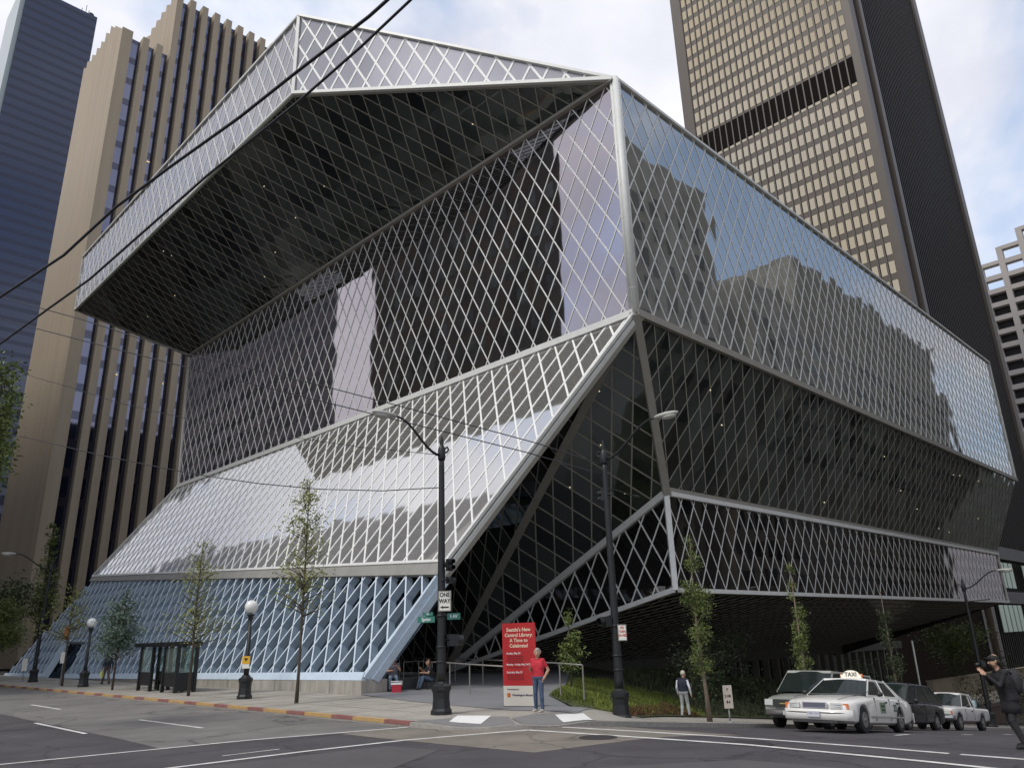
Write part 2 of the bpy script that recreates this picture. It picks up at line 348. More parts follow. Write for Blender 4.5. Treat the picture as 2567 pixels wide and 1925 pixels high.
glints(P1b, Tb, C, A, 10, 3); glints(B, Rb, G_, E_, 12, 5); glints(B, E_, T, B, 5, 9)
# roofs and the hidden far walls that close the volumes
b = MB()
b.face([P1t, Tt, V((70, 78, 37.3)), V((70, 35.65, 37.3))]); b.face([P1t, V((70, 35.65, 37.3)), Rt, A])
b.build('roof', mat('roof_grey', (.2, .2, .2), .8), lib, LO)
b = MB()
b.face([C, D, V((89.2, 68.4, ZB)), V((89.6, 69.2, ZA))]); b.face([Rt, Rb, V((89.2, 68.4, ZB)), V((89.6, 69.2, ZA))])
b.face([Tt, Tb, C, V((70, 69.2, ZA)), V((70, 78, 37.3))]); b.face([Rb, G_, H_, V((88.2, 60, -9)), V((88.2, 68, ZB))])
b.face([D, BL, Lb, V((60, 84, -2)), V((60, 68.4, ZB))])
b.build('rear_wall', DARK, lib, LO)
# ground floor behind the overhang: band, columns, dark glazing, stone plinth with a low opening
b = MB(); b.bb(31.6, 106, 37.8, 38.3, -2.75, -1.9); b.build('concrete_band', mat('dim_concrete', (.10, .09, .08), .8, noise=.15), lib, LO)
b = MB(); b.face([(31.6, 38.6, -12), (106, 38.6, -12), (106, 38.6, -2.2), (31.6, 38.6, -2.2)]); b.build('ground_floor_glass', glass_mat('lobby_glass', (.02, .018, .015), (.6, .6, .6), .06, cells=False), lib, LO)
b = MB(); b.bb(36, 60, 38.0, 38.5, -6, -2.75); b.build('plinth', mat('brown_stone', (.05, .042, .036), .8, noise=.2, scale=2), lib, LO)
b = MB(); b.bb(51, 56, 37.9, 38.02, -4.3, -3.0); b.build('low_opening', DARK, lib, LO)
for i in range(22):
    b = MB(); x = 61+i*2.05; b.bb(x, x+.35, 37.9, 38.4, -11, -2.75); b.build('column', mat('column_grey', (.16, .15, .13), .8), lib, LO)
# concrete base wall
bw = thing('base_wall', 'low stained concrete wall carrying the light blue lattice, running along the pavement', 'wall', (18.5, 27.3, -2))
b = MB()
n = 34
for i in range(n):
    y0 = 27.35+i*(67.5-27.35)/n; y1 = 27.35+(i+1)*(67.5-27.35)/n; zt0 = P.z-.12-(y0-27.3)*.0145; zt1 = P.z-.12-(y1-27.3)*.0145
    x0 = 18.35+.012*(i % 2)*.6
    b.idx([(x0, y0, -2.05), (x0, y1-.02, -2.05), (x0, y1-.02, zt1), (x0, y0, zt0), (19.6, y0, -2.05), (19.6, y1-.02, -2.05), (19.6, y1-.02, zt1), (19.6, y0, zt0)], [(0, 1, 2, 3), (7, 6, 5, 4), (3, 2, 6, 7), (0, 3, 7, 4), (1, 5, 6, 2)])
b.build('panel_wall', CONC, bw, (18.5, 27.3, -2))
bn = MB(); bn.bb(19.62, 21.9, 27.45, 28.0, -2.02, -1.55); tag(bn.build('stone_bench', mat('dark_stone', (.035, .035, .035), .6, noise=.2), None, (20.7, 27.7, -2)), 'low dark stone bench at the open corner end of the concrete base wall', 'bench')
def clipcell(poly, ax, v, keep_hi):
    out = []
    for i in range(len(poly)):
        a = poly[i]; b_ = poly[(i+1) % len(poly)]; ia = (a[ax] >= v) == keep_hi or a[ax] == v; ib = (b_[ax] >= v) == keep_hi or b_[ax] == v
        if ia: out.append(a)
        if ia != ib:
            k = (v-a[ax])/(b_[ax]-a[ax]); out.append((a[0]+(b_[0]-a[0])*k, a[1]+(b_[1]-a[1])*k))
    return out
def drape(name, poly, fz, m_, dz=0, step=1.0, kind='structure', far=26):
    b = MB(); xs_ = [p[0] for p in poly]; ys_ = [p[1] for p in poly]
    def cuts(lo, hi):
        c = [lo]; v = math.floor(lo/step)*step+step
        while v < hi: c.append(v); v += step if v < far+20 else 8
        return c+[hi]
    cx_ = cuts(min(xs_), max(xs_)); cy_ = cuts(min(ys_), max(ys_))
    for i in range(len(cx_)-1):
        q = clipcell(poly, 0, cx_[i], True); q = clipcell(q, 0, cx_[i+1], False) if q else q
        if len(q) < 3: continue
        for j in range(len(cy_)-1):
            w = clipcell(q, 1, cy_[j], True); w = clipcell(w, 1, cy_[j+1], False) if w else w
            if len(w) < 3: continue
            ar = abs(sum(w[k][0]*w[(k+1) % len(w)][1]-w[(k+1) % len(w)][0]*w[k][1] for k in range(len(w))))
            if ar > 1e-6: b.face([(x, y, fz(x, y)+dz) for x, y in w])
    o = b.build(name, m_)
    if kind: o['kind'] = kind
    return o
# ------------------------------------------------------------------ setting: ground, roads, sidewalks
def sheet(name, xs, ys, fz, m_, dz=0, keep=None):
    b = MB(); nx, ny = len(xs), len(ys); b.v = [(x, y, fz(x, y)+dz) for y in ys for x in xs]
    for j in range(ny-1):
        for i in range(nx-1):
            if keep and not keep((xs[i]+xs[i+1])/2, (ys[j]+ys[j+1])/2): continue
            b.f.append((j*nx+i, j*nx+i+1, (j+1)*nx+i+1, (j+1)*nx+i)); b.m.append(0); b.sm.append(True)
    return tag(b.build(name, m_), kind='structure')
def rng(a, b, n): return [a+(b-a)*i/n for i in range(n+1)]
def zr(x, y): return (zroad(x) if y < 60 else zroad(min(x, 16)))+crown(x, y)
ASPH = mat('dark_asphalt', (.062, .056, .060), .85, noise=.16, scale=.8, bump=.5, bscale=60)
ASPL = mat('worn_asphalt', (.165, .155, .145), .88, noise=.10, scale=.6, bump=.4, bscale=60)
ASPT = mat('tan_asphalt', (.20, .175, .145), .88, noise=.10, scale=.6, bump=.4, bscale=60)
WALKM = mat('sidewalk_concrete', (.33, .305, .265), .85, noise=.10, scale=.5, bump=.3, bscale=30)
PATHM = mat('path_concrete', (.20, .20, .205), .85, noise=.08, scale=.5, bump=.3, bscale=30)
WHITE = mat('road_paint', (.62, .61, .58), .7, noise=.2, scale=3)
cracks(ASPH, .5, .3); cracks(ASPL, .5, .22); cracks(ASPT, .45, .3); cracks(WALKM, .15, .12)
EARTH = mat('earth', (.10, .09, .07), .9, noise=.2)
xs = [-900, -400, -150, -60, -30]+rng(-20, 60, 80)+[64, 70, 80, 95, 110, 140, 200, 400, 900]
ys = [-900, -400, -150, -60, -30]+rng(-20, 60, 80)+[70, 90, 120, 200, 400, 900]
def zg(x, y):
    if x < 19.6 or y < 14.2: return zroad(min(x, 120) if y < 60 else min(x, 16))-.25
    xx = min(x, 130)
    if y > 60: return -2.3 if x < 60 else zplot(xx, 40)-.1
    return zplot(xx, y)-.1 if y > 19.2 else zwalk(xx)-.15
sheet('ground', xs, ys, zg, EARTH)
xr = rng(-14, 60, 74)+[64, 70, 80, 90, 110, 140]
sheet('road', [-60, -30, -20]+xr, [-60, -30]+rng(-15, 14, 29), zr, ASPH, keep=lambda x, y: y > -1.2 or (-2 < x < 13))
yr = rng(14, 60, 46)+[80, 110, 160, 260]
sheet('road', rng(-1.5, 12.95, 14), yr, lambda x, y: zroad(x), ASPH)
KR = 2.6  # kerb radius
def corner_keep(x, y):
    return True
def walk_mesh(name, outline, m_, z=None, thick=.0):
    b = MB(); b.face([(x, y, z(x, y) if z else ZW) for x, y in outline]); return tag(b.build(name, m_), kind='structure')
# sidewalk: west strip, corner fan, south strip
b = MB(); arc = []
for i in range(9):
    a = math.pi+i*(math.pi/2)/8; arc.append((12.9+KR+KR*math.cos(a), 14.0+KR+KR*math.sin(a)))
poly = [(12.9, 120), (12.9, 60), (12.9, 40)]+arc
KERB = mat('kerb_stone', (.30, .28, .25), .85, noise=.15)
west = [(12.9, y) for y in (200, 100, 60, 50, 40, 30, 24, 20, 18)]
south = [(x, 14.0) for x in (16.5, 18, 20, 22, 25, 28, 32, 38, 45, 55, 70, 90, 120)]
arc = [(12.9+KR+KR*math.cos(math.pi+i*(math.pi/2)/16), 14.0+KR+KR*math.sin(math.pi+i*(math.pi/2)/16)) for i in range(17)]
edge = west+arc[1:-1]+south
def inner(p):
    x, y = p
    if p in west and y >= 18.5: return (19.4, y)
    if p in south and x > 17.5: return (x, 19.5)
    return (17.6, 19.0)
bk = MB(); bsw = MB()
KD = {}
def kdrop(x, y):   # kerb ramps near the corner
    return 0
for i in range(len(edge)-1):
    p, q = edge[i], edge[i+1]; zp_, zq = zs(*p), zs(*q)
    # lowered kerb at the two ramps
    def low(e): return 0
    def low_(e): 
        d = math.hypot(e[0]-13.6, e[1]-15.3); d2 = math.hypot(e[0]-15.1, e[1]-14.1); return .11*max(0, 1-min(d, d2)/1.3)
    a = math.hypot(q[0]-p[0], q[1]-p[1]); nx, ny = (q[1]-p[1])/a, -(q[0]-p[0])/a
    t0, t1 = zp_, zq
    ip = (p[0]-nx*.16, p[1]-ny*.16); iq = (q[0]-nx*.16, q[1]-ny*.16)
    if nx*( (p[0]+q[0])/2-20)+ny*((p[1]+q[1])/2-20) < 0: ip = (p[0]+nx*.16, p[1]+ny*.16); iq = (q[0]+nx*.16, q[1]+ny*.16)
    bk.face([(*p, t0-.3), (*q, t1-.3), (*q, t1), (*p, t0)]); bk.face([(*p, t0), (*q, t1), (*iq, t1), (*ip, t0)])
tag(bk.build('kerb', KERB), kind='structure'); drape('sidewalk', [(13.05, 200), (13.05, 16.9)]+[(12.9+KR+(KR-.15)*math.cos(math.pi+i*(math.pi/2)/8), 14.0+KR+(KR-.15)*math.sin(math.pi+i*(math.pi/2)/8)) for i in range(9)]+[(120, 14.15), (120, 19.6), (19.6, 19.6), (19.6, 200)], lambda x, y: zs(x, y) if x < 22 else zwalk(x), WALKM, 0, .5)
# painted kerb, red and yellow sections
RED = mat('red_kerb_paint', (.22, .075, .07), .8, noise=.4, scale=5, col2=(.27, .13, .11)); YEL = mat('yellow_kerb_paint', (.50, .30, .08), .8, noise=.3, scale=5, col2=(.36, .25, .14))
bkp = MB(); y = 17.0; i = 0
while y < 62:
    L = 1.1 if i % 2 == 0 else 1.5; bkp.cur = 0 if i % 2 == 0 else 1
    bkp.bb(12.892, 13.07, y, y+L, ZW-.085, ZW+.005); y += L; i += 1
tag(bkp.build('painted_kerb', [RED, YEL]), kind='structure')
# sidewalk joints
bj = MB()
for i in range(1, 60):
    y = 19+i*1.6; bj.bb(13.1, 18.3, y, y+.025, ZW, ZW+.003)
for x in (14.6, 16.4): bj.bb(x, x+.025, 19, 110, ZW, ZW+.0035)
for i in range(40):
    x = 18+i*1.6; z0 = zwalk(x); bj.idx([(x, 14.2, z0+.003), (x+.025, 14.2, z0+.003), (x+.025, 19.4, z0+.003), (x, 19.4, z0+.003)], [(0, 1, 2, 3)])
tag(bj.build('sidewalk_joints', mat('joint_dark', (.15, .14, .125), .9)), kind='structure')
# plaza path at the open corner
xp = rng(17.6, 44, 26); yp = rng(18.9, 42, 23)
def ze(x, y): return ZW+.004 if x+y*.0 < 19.8 or True else 0
def path_keep(x, y):
    return (y > 19.4 or x < 19.4) and (x-y*.95) < 3.1 and not (x < 19.0 and y > 26.5) and not (x < 22 and y > 27.6)
b = MB()
PE = [(17.45, 18.55), (18.9, 18.2), (19.6, 18.6), (20.6, 20.3), (22.5, 21.3), (30, 28.5), (36, 33), (36, 38.4), (24, 38.4), (22, 29), (19.3, 27.4), (18.3, 27.3), (17.5, 24)]
PE = [(16.3, 16.6)]+[(17.3, 15.2), (20.8, 16.7), (21.5, 18.4), (21.7, 20.3), (25.2, 22.6), (31.5, 28), (40, 34), (40, 38.5), (24, 38.5), (22, 29), (19.3, 27.3), (18.2, 27.2), (17.0, 22.5)]
drape('plaza_path', PE, zpath, PATHM, .012, .5)
# asphalt areas on the road
def gz(px, py, z=-2.13):
    p = onZ(px, py, z)
    for _ in range(6):
        z = zr(max(-5, min(60, p.x)), p.y); z = max(-6, z); v = ray(px, py)
        if v.z > -.02: break
        p = v*(z/v.z)*1.0 if abs(z/v.z) < 60 else p
        if abs(p.x-17) > 12: break
    return p
def zpatch(x, y): return zr(x, y)
def patch(name, pts, m_, dz):
    return drape(name, pts, zr, m_, dz)
patch('worn_asphalt_patch', [(7.4, 130), (7.5, 32.6), (7.4, 21.4), (7.29, 18.59), (8.92, 18.21), (9.77, 17.91), (11.11, 17.45), (12.88, 17.3), (12.88, 130)], ASPL, .004)
patch('tan_asphalt_patch', [(11.11, 17.45), (11.14, 15.74), (11.27, 13.81), (11.5, 11.2), (14.3, 10.65), (16.26, 10.42), (17.6, 10.3), (17.6, 13.95), (14.6, 14.05), (13.3, 15.2), (12.88, 16.8), (12.88, 17.3)], ASPT, .004)
patch('worn_asphalt_patch', [(6.2, 15.2), (10.4, 14.5), (10.65, 13.05), (8.76, 12.0), (5.2, 12.4)], mat('mid_asphalt', (.085, .078, .078), .88, noise=.12, scale=.8, bump=.4), .005)
patch('worn_asphalt_patch', [(10.0, 9.7), (12.9, 7.6), (13.3, 3.0), (5, 4.0), (5, 9)], mat('mid_asphalt', (.085, .078, .078)), .005)
# crosswalk and lane lines
def stripe(pts, w, dz=.009):
    b = MB()
    for (x0, y0), (x1, y1) in zip(pts, pts[1:]):
        n_ = max(1, int(math.hypot(x1-x0, y1-y0)/1.0))
        for k in range(n_):
            a = (x0+(x1-x0)*k/n_, y0+(y1-y0)*k/n_); c = (x0+(x1-x0)*(k+1)/n_, y0+(y1-y0)*(k+1)/n_)
            L = math.hypot(c[0]-a[0], c[1]-a[1]); nx, ny = -(c[1]-a[1])/L*w/2, (c[0]-a[0])/L*w/2
            b.face([(a[0]+nx, a[1]+ny, zr(a[0], a[1])+dz), (a[0]-nx, a[1]-ny, zr(a[0], a[1])+dz), (c[0]-nx, c[1]-ny, zr(*c)+dz), (c[0]+nx, c[1]+ny, zr(*c)+dz)])
    return tag(b.build('road_marking', WHITE), kind='structure')
stripe([(-2, 19.9), (4.6, 19.0), (9.2, 18.2), (12.88, 17.0)], .12)
stripe([(-2, 16.4), (5.4, 15.6), (9, 15.3), (11.2, 14.95), (14.1, 13.9)], .14)
stripe([(14.1, 13.9), (14.75, 8.5), (14.5, 5.3), (14.1, 2.5), (13.9, 0)], .14)
stripe([(15.3, 13.9), (16.55, 9.3), (16.7, 6.9), (16.5, 5.4)], .12); stripe([(16.5, 5.2), (16.4, 2)], .12)
stripe([(9.5, 38.2), (9.45, 34)], .12); stripe([(9.6, 26.4), (9.7, 22.0)], .12); stripe([(7.3, 28.6), (7.26, 23.6)], .12); stripe([(9.5, 52), (9.5, 46)], .12)
stripe([(12.3, 5.6), (12.6, 3.9)], .10); stripe([(7.6, 16.2), (8.8, 16.1)], .07)
for (x, y) in ((26.5, 8.2), (30.5, 8.2), (24, 5.6), (34.5, 8.2), (22.0, 8.4)):
    stripe([(x, y), (x+.9, y)], .12)
MHM = mat('manhole_iron', (.035, .03, .03), .7)
for (x, y, r_, nm) in ((13.9, 11.6, .42, 'small'), (14.9, 8.6, .5, 'large')):
    b = MB(); b.lathe((x, y, zr(x, y)+.004), [(r_, 0), (r_, .006), (r_-.05, .008)], 20); tag(b.build('manhole_cover', MHM, None, (x, y, zr(x, y))), 'round dark manhole cover in the crosswalk nearest the %s' % ('corner kerb' if nm == 'small' else 'taxi'), 'manhole cover', 'manhole covers')
# white tactile pads at the kerb ramps
MATW = mat('white_pad', (.75, .74, .71), .7, noise=.05)
def pad(quad, lab):
    pts = [onZ(x, y, -2.07) if x > 100 else V((x, y, zs(x, y))) for x, y in quad]; pl = [(p.x, p.y) for p in pts]; o = drape('tactile_pad', pl, zs, MATW, .016, .5, None); c = sum(pts, V((0, 0, 0)))/4
    o.data.transform(Matrix.Translation(-c)); o.location = c; tag(o, lab, 'tactile pad', 'white kerb ramp pads')
pad([(1126, 1813), (1205, 1814), (1232, 1801.5), (1147, 1801)], 'white rectangular pad on the kerb ramp below the one way signal pole')
pad([(15.75, 14.25), (16.9, 14.22), (17.6, 15.15), (16.45, 15.2)], 'white rectangular pad on the kerb ramp below the dark lamp post by the grass')
RMP = mat('ramp_concrete', (.19, .185, .18), .85, noise=.08)
drape('kerb_ramp', [(13.15, 17.0), (13.12, 16.2), (13.5, 15.2), (14.3, 14.55), (15.1, 15.6), (14.6, 16.6)], zs, RMP, .006, .5); drape('kerb_ramp', [(15.0, 15.4), (14.55, 14.5), (15.4, 14.18), (17.0, 14.18), (16.9, 15.2), (16.0, 15.6)], zs, RMP, .006, .5)
# ------------------------------------------------------------------ grass bank
GRS = mat('grass_blades', (.06, .085, .012), .8, noise=.45, scale=.9, col2=(.17, .20, .03))
def grass_area(pts, n_, hmin, hmax, fz, m_, name, seed=1, blade=.02):
    rr = random.Random(seed); b = MB()
    xs_ = [p[0] for p in pts]; ys_ = [p[1] for p in pts]
    def inside(x, y):
        c = False; j = len(pts)-1
        for i in range(len(pts)):
            if (pts[i][1] > y) != (pts[j][1] > y) and x < (pts[j][0]-pts[i][0])*(y-pts[i][1])/(pts[j][1]-pts[i][1])+pts[i][0]: c = not c
            j = i
        return c
    k = 0
    while k < n_:
        x = rr.uniform(min(xs_), max(xs_)); y = rr.uniform(min(ys_), max(ys_))
        if not inside(x, y): continue
        k += 1; h = rr.uniform(hmin, hmax)*(.6+.6*math.sin(x*1.3+y*.7)**2); a = rr.uniform(0, 6.28); w = rr.uniform(.5, 1.5)*blade; z = fz(x, y)-.03; lx, ly = rr.gauss(0, .35)*h, rr.gauss(0, .35)*h
        b.face([(x-w*math.cos(a), y-w*math.sin(a), z), (x+w*math.cos(a), y+w*math.sin(a), z), (x+lx, y+ly, z+h)])
    return tag(b.build(name, m_), kind='stuff')
GP = [(18.2, 16.4), (19.2, 16.0+.2), (21.4, 20.2), (25.2, 22.6), (31.5, 28), (36, 30), (35, 24), (30.5, 19.6), (25, 16.6), (19.4, 15.6)]
GP = [(20.9, 16.7), (21.6, 20.1), (25.2, 22.5), (29.5, 26.0), (33, 27), (33, 23), (31.0, 19.7), (27.2, 19.2), (22.5, 17.2)]
def zgr(x, y): 
    return max(zplot(x, y), zwalk(x))+.0
b = MB(); xs2 = rng(17.5, 42, 49); ys2 = rng(15, 36, 42)
def zbank(x, y):
    d = (x-1.0*y); return zwalk(x)+.12 if y < 19.5 else zplot(x, y)
# embankment: ground cover from the path edge down to the sidewalk
def zb(x, y):
    pe = np.interp(x, [17, 19.2, 20.8, 21.6, 25.2, 31.5, 40, 60], [15.2, 15.7, 16.7, 20.2, 22.6, 28, 34, 37.5])   # path edge y
    se = np.interp(x, [17, 19, 20.8, 22.5, 27, 31, 60], [15.1, 15.5, 16.5, 17.0, 19.0, 19.6, 19.6])
    t = max(0, min(1, (y-se)/max(.3, pe-se))); t = t**.8
    return zwalk(x)+.03+(zpath(x, pe)-zwalk(x))*t if x < 40 else zplot(x, y)
pts = []
b = MB()
for i in range(60):
    for j in range(12):
        def pt(i, j):
            x = 17.6+i*.5; pe = np.interp(x, [17, 19.2, 20.8, 21.6, 25.2, 31.5, 40, 60], [15.2, 15.7, 16.7, 20.2, 22.6, 28, 34, 37.5]); se = np.interp(x, [17, 19, 20.8, 22.5, 27, 31, 60], [15.1, 15.5, 16.5, 17.0, 19.0, 19.6, 19.6])
            y = se+(pe-se)*j/12; return (x, y, zb(x, y)+.01)
        b.face([pt(i, j), pt(i+1, j), pt(i+1, j+1), pt(i, j+1)])
tag(b.build('planting_bank', mat('bank_soil', (.05, .06, .02), .9, noise=.3), None), kind='structure')
grass_area(GP, 30000, .07, .20, zb, GRS, 'grass', 3, .028)
RB = mat('redbrown_cover', (.10, .045, .02), .8, noise=.4, scale=3)
grass_area([(21.0, 16.5), (22.5, 17.1), (27.2, 19.2), (30.2, 19.5), (29, 20.6), (24.5, 18.6), (21.4, 17.1)], 4000, .08, .22, zb, RB, 'ground_cover', 4, .03)
GDK = mat('dark_groundcover', (.045, .055, .022), .85, noise=.5, scale=2)
grass_area([(31, 19.8), (60, 19.8), (60, 27), (36, 28), (31, 24)], 12000, .15, .6, lambda x, y: max(zplot(x, y), zwalk(x)), GDK, 'ground_cover', 5, .06)
# ------------------------------------------------------------------ towers
def nearest_first(quads, n=100):
    def area(q):
        ps = []
        for p in q[0]:
            p = V(p); d = p.dot(FW)
            if d < 1: return 0
            ps.append((p.dot(RT)/d, p.dot(UP)/d))
        a = 0
        for i in range(len(ps)): a += ps[i][0]*ps[(i+1) % len(ps)][1]-ps[(i+1) % len(ps)][0]*ps[i][1]
        cx_, cy_ = sum(p[0] for p in ps)/len(ps), sum(p[1] for p in ps)/len(ps)
        return abs(a)*(1 if abs(cx_) < .68 and abs(cy_) < .51 else .01)
    return sorted(quads, key=area, reverse=True)
def windows(root, org, quads, depth, n, mats, name='window', fr=None, lim=100):
    """quads: (list of 4 pts, material index); each window a shallow recessed pane; the 100 largest in view are parts of their own"""
    qs = nearest_first(quads); n = V(n)
    rest = MB()
    for i, (q, mi) in enumerate(qs):
        b = MB() if i < lim else rest
        b.cur = mi if i >= lim else 0; q = [V(p) for p in q]; qi = [p+n*depth for p in q]
        b.face(qi)
        if i < lim: b.build(name, mats[mi], root, org)
    if rest.f: o = rest.build(name+'s', mats, root, org); o['kind'] = 'stuff'
def boxes(root, org, items, m_, name='window', lim=100):
    def quad(t):
        x0, x1, y0, y1, z0, z1 = t
        if abs(x1-x0) >= abs(y1-y0): return [(x0, y0, z0), (x1, y0, z0), (x1, y0, z1), (x0, y0, z1)]
        return [(x1, y0, z0), (x1, y1, z0), (x1, y1, z1), (x1, y0, z1)]
    qs = nearest_first([(quad(t), t) for t in items]); rest = MB()
    for i, (q, t) in enumerate(qs):
        b = MB() if i < lim else rest
        b.bb(*t)
        if i < lim: b.build(name, m_, root, org)
    if rest.f: rest.build(name+'s', m_, root, org)['kind'] = 'stuff'
def band_glass(name, base, refl, fac, base2, z0, per, frac, fac2=None, rough=.05):
    M = glass_mat(name, base, refl, fac, .008, rough, cells=False); nt = M.node_tree; N = nt.nodes; L = nt.links
    d = [n for n in N if n.type == 'BSDF_DIFFUSE'][0]; mxs = [n for n in N if n.type == 'MIX_SHADER'][0]; g = N.new('ShaderNodeNewGeometry'); sx = N.new('ShaderNodeSeparateXYZ'); L.new(g.outputs['Position'], sx.inputs[0])
    a = N.new('ShaderNodeMath'); a.operation = 'SUBTRACT'; a.inputs[1].default_value = z0-1000*per; L.new(sx.outputs['Z'], a.inputs[0]); m_ = N.new('ShaderNodeMath'); m_.operation = 'MODULO'; m_.inputs[1].default_value = per; L.new(a.outputs[0], m_.inputs[0])
    t = N.new('ShaderNodeMath'); t.operation = 'LESS_THAN'; t.inputs[1].default_value = per*frac; L.new(m_.outputs[0], t.inputs[0])
    c = N.new('ShaderNodeMix'); c.data_type = 'RGBA'; c.inputs['A'].default_value = (*base, 1); c.inputs['B'].default_value = (*base2, 1); L.new(t.outputs[0], c.inputs['Factor']); L.new(c.outputs['Result'], d.inputs['Color'])
    old = mxs.inputs['Fac'].links[0].from_socket; k = N.new('ShaderNodeMath'); k.operation = 'MULTIPLY'; q = N.new('ShaderNodeMapRange'); q.inputs['To Min'].default_value = 1; q.inputs['To Max'].default_value = .45; L.new(t.outputs[0], q.inputs['Value']); L.new(old, k.inputs[0]); L.new(q.outputs[0], k.inputs[1]); L.new(k.outputs[0], mxs.inputs['Fac'])
    return M
# bronze tower on the right
GOLD = glass_mat('gold_sheen_glass', (.19, .155, .10), (1.0, .86, .64), .30, .012, .08, cells=False)  # beige base paints in the bright sky reflection under the gloss
BRZ = mat('bronze_panel', (.082, .064, .050), .5, noise=.08, scale=.2)
BRZD = mat('dark_bronze', (.035, .030, .028), .55, noise=.1, scale=.2)
TX = 140.0; TY0, TY1 = 37.6, 78.4; TZT = 168
tw = thing('office_tower', 'tall bronze tower with rows of gold windows and one dark band, right of the library', 'tower', (TX, TY0, -14)); TO = (TX, TY0, -14)
b = MB(); b.bb(TX+.6, TX+60, TY0+.6, TY1, -14, TZT); b.build('tower_core', BRZD, tw, TO)
b = MB(); b.bb(TX-.5, TX+1.2, TY0-.3, TY1+.3, -14, 16); b.build('podium', mat('podium_dark', (.010, .008, .007), .9, spec=.05), tw, TO)
b = MB(); nb = 24; y0w, y1w = TY0+1.2, TY1-2.6; pw = (y1w-y0w)/nb; fh = 3.82
nf = 47; zb0 = 106.2-fh*30
for k in range(nf+1):
    z = zb0+k*fh
    if 104.6 < z+fh*.3 < 110.8: continue
    b.bb(TX+.15, TX+.7, y0w, y1w, z, z+1.25)
b.build('spandrels', BRZ, tw, TO)
b = MB(); b.bb(TX-.0, TX+.6, TY0+1.2, TY1-2.6, 104.4, 110.6); b.build('louvre_band', mat('louvre_dark', (.012, .009, .008), .9, spec=.05), tw, TO)
b = MB()
for i in range(nb+1): b.bb(TX-.12, TX+.7, y0w+i*pw-.13, y0w+i*pw+.13, -14, TZT)
b.build('mullions', mat('bronze_mullion', (.085, .07, .055), .5), tw, TO)
b = MB(); b.bb(TX-.25, TX+.9, TY0-.2, TY0+1.2, -14, TZT); b.bb(TX-.2, TX+.9, TY1-2.6, TY1, -14, TZT); b.build('corner_pier', BRZ, tw, TO)
quads = []
for k in range(nf):
    z = zb0+k*fh+1.25
    if 104.6 < z < 111.0: continue
    for i in range(nb):
        y = y0w+i*pw; quads.append(([(TX+.1, y+.25, z+.05), (TX+.1, y+.25, z+fh-1.3), (TX+.1, y+pw-.25, z+fh-1.3), (TX+.1, y+pw-.25, z+.05)], 0))
windows(tw, TO, quads, 0, (1, 0, 0), [GOLD])
# its south side, with the shade also darkened into the grid colour
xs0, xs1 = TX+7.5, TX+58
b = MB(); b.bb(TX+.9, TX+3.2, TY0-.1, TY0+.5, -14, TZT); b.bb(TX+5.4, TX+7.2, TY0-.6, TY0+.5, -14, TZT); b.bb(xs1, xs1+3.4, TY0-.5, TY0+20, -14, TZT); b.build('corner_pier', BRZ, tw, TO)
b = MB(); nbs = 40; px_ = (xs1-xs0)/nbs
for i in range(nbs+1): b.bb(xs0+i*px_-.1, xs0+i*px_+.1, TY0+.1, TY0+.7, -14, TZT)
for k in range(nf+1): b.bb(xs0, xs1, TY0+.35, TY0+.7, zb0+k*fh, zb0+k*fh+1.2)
b.build('south_grid', mat('shaded_bronze_grid', (.024, .018, .015), .5), tw, TO)
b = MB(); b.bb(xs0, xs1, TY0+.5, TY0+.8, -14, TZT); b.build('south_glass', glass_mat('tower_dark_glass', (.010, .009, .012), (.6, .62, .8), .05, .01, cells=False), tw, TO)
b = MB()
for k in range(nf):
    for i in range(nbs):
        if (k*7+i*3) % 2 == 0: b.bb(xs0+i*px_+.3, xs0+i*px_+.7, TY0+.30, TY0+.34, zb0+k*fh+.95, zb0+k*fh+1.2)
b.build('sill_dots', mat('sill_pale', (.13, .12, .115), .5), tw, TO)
# lit lobby windows at its foot
LIT = mat('pale_lobby_window', (.18, .24, .21), .3, emit=(.5, .65, .55), es=.10)
# concrete finned tower on the left
CT = mat('ribbed_concrete', (.36, .295, .215), .85, noise=.10, scale=.15, stretch=(6, 6, .25), bump=.2, bscale=6)
NAVY = band_glass('navy_glass', (.014, .017, .032), (.48, .52, .75), .24, (.035, .033, .045), 2, 3.9, .3)
t2 = thing('office_tower', 'tan concrete tower with tall vertical fins and stepped shoulders, left of the glass library', 'tower', (25, 110, -2)); O2 = (25, 110, -2)
zt1, zt2 = 92.5, 104.5
b = MB(); b.bb(25.6, 62, 111, 131, -2, zt1-1.0); b.build('tower_core', BRZD, t2, O2)
b = MB(); b.bb(33.2, 62, 111, 126, zt1-1, zt2-1.2); b.build('tower_core', BRZD, t2, O2)
def side_wall(x, y0, ny, dy, z0, dz, th):
    b = MB()
    for i in range(ny):
        o = (i % 2)*.0; b.bb(x+.05*i*0, x+th, y0+i*dy, y0+(i+1)*dy-.0, -2, z0-i*dz*.0+(0 if i < 1 else 0)+ [0, .9, 1.8, 2.6, 3.3, 3.9, 4.4, 4.8, 5.1, 5.4, 5.6, 5.8, 6.0][i])
    return b
def saw_wall(x, th, prof):
    b = MB(); pr = [(prof[-1][0], -2), (prof[0][0], -2)]+prof; n_ = len(pr)
    for xx in (x, x+th): b.face([(xx, y, z) for y, z in (pr if xx == x else pr[::-1])])
    for i in range(n_):
        j = (i+1) % n_; b.face([(x, *pr[i]), (x+th, *pr[i]), (x+th, *pr[j]), (x, *pr[j])])
    return b
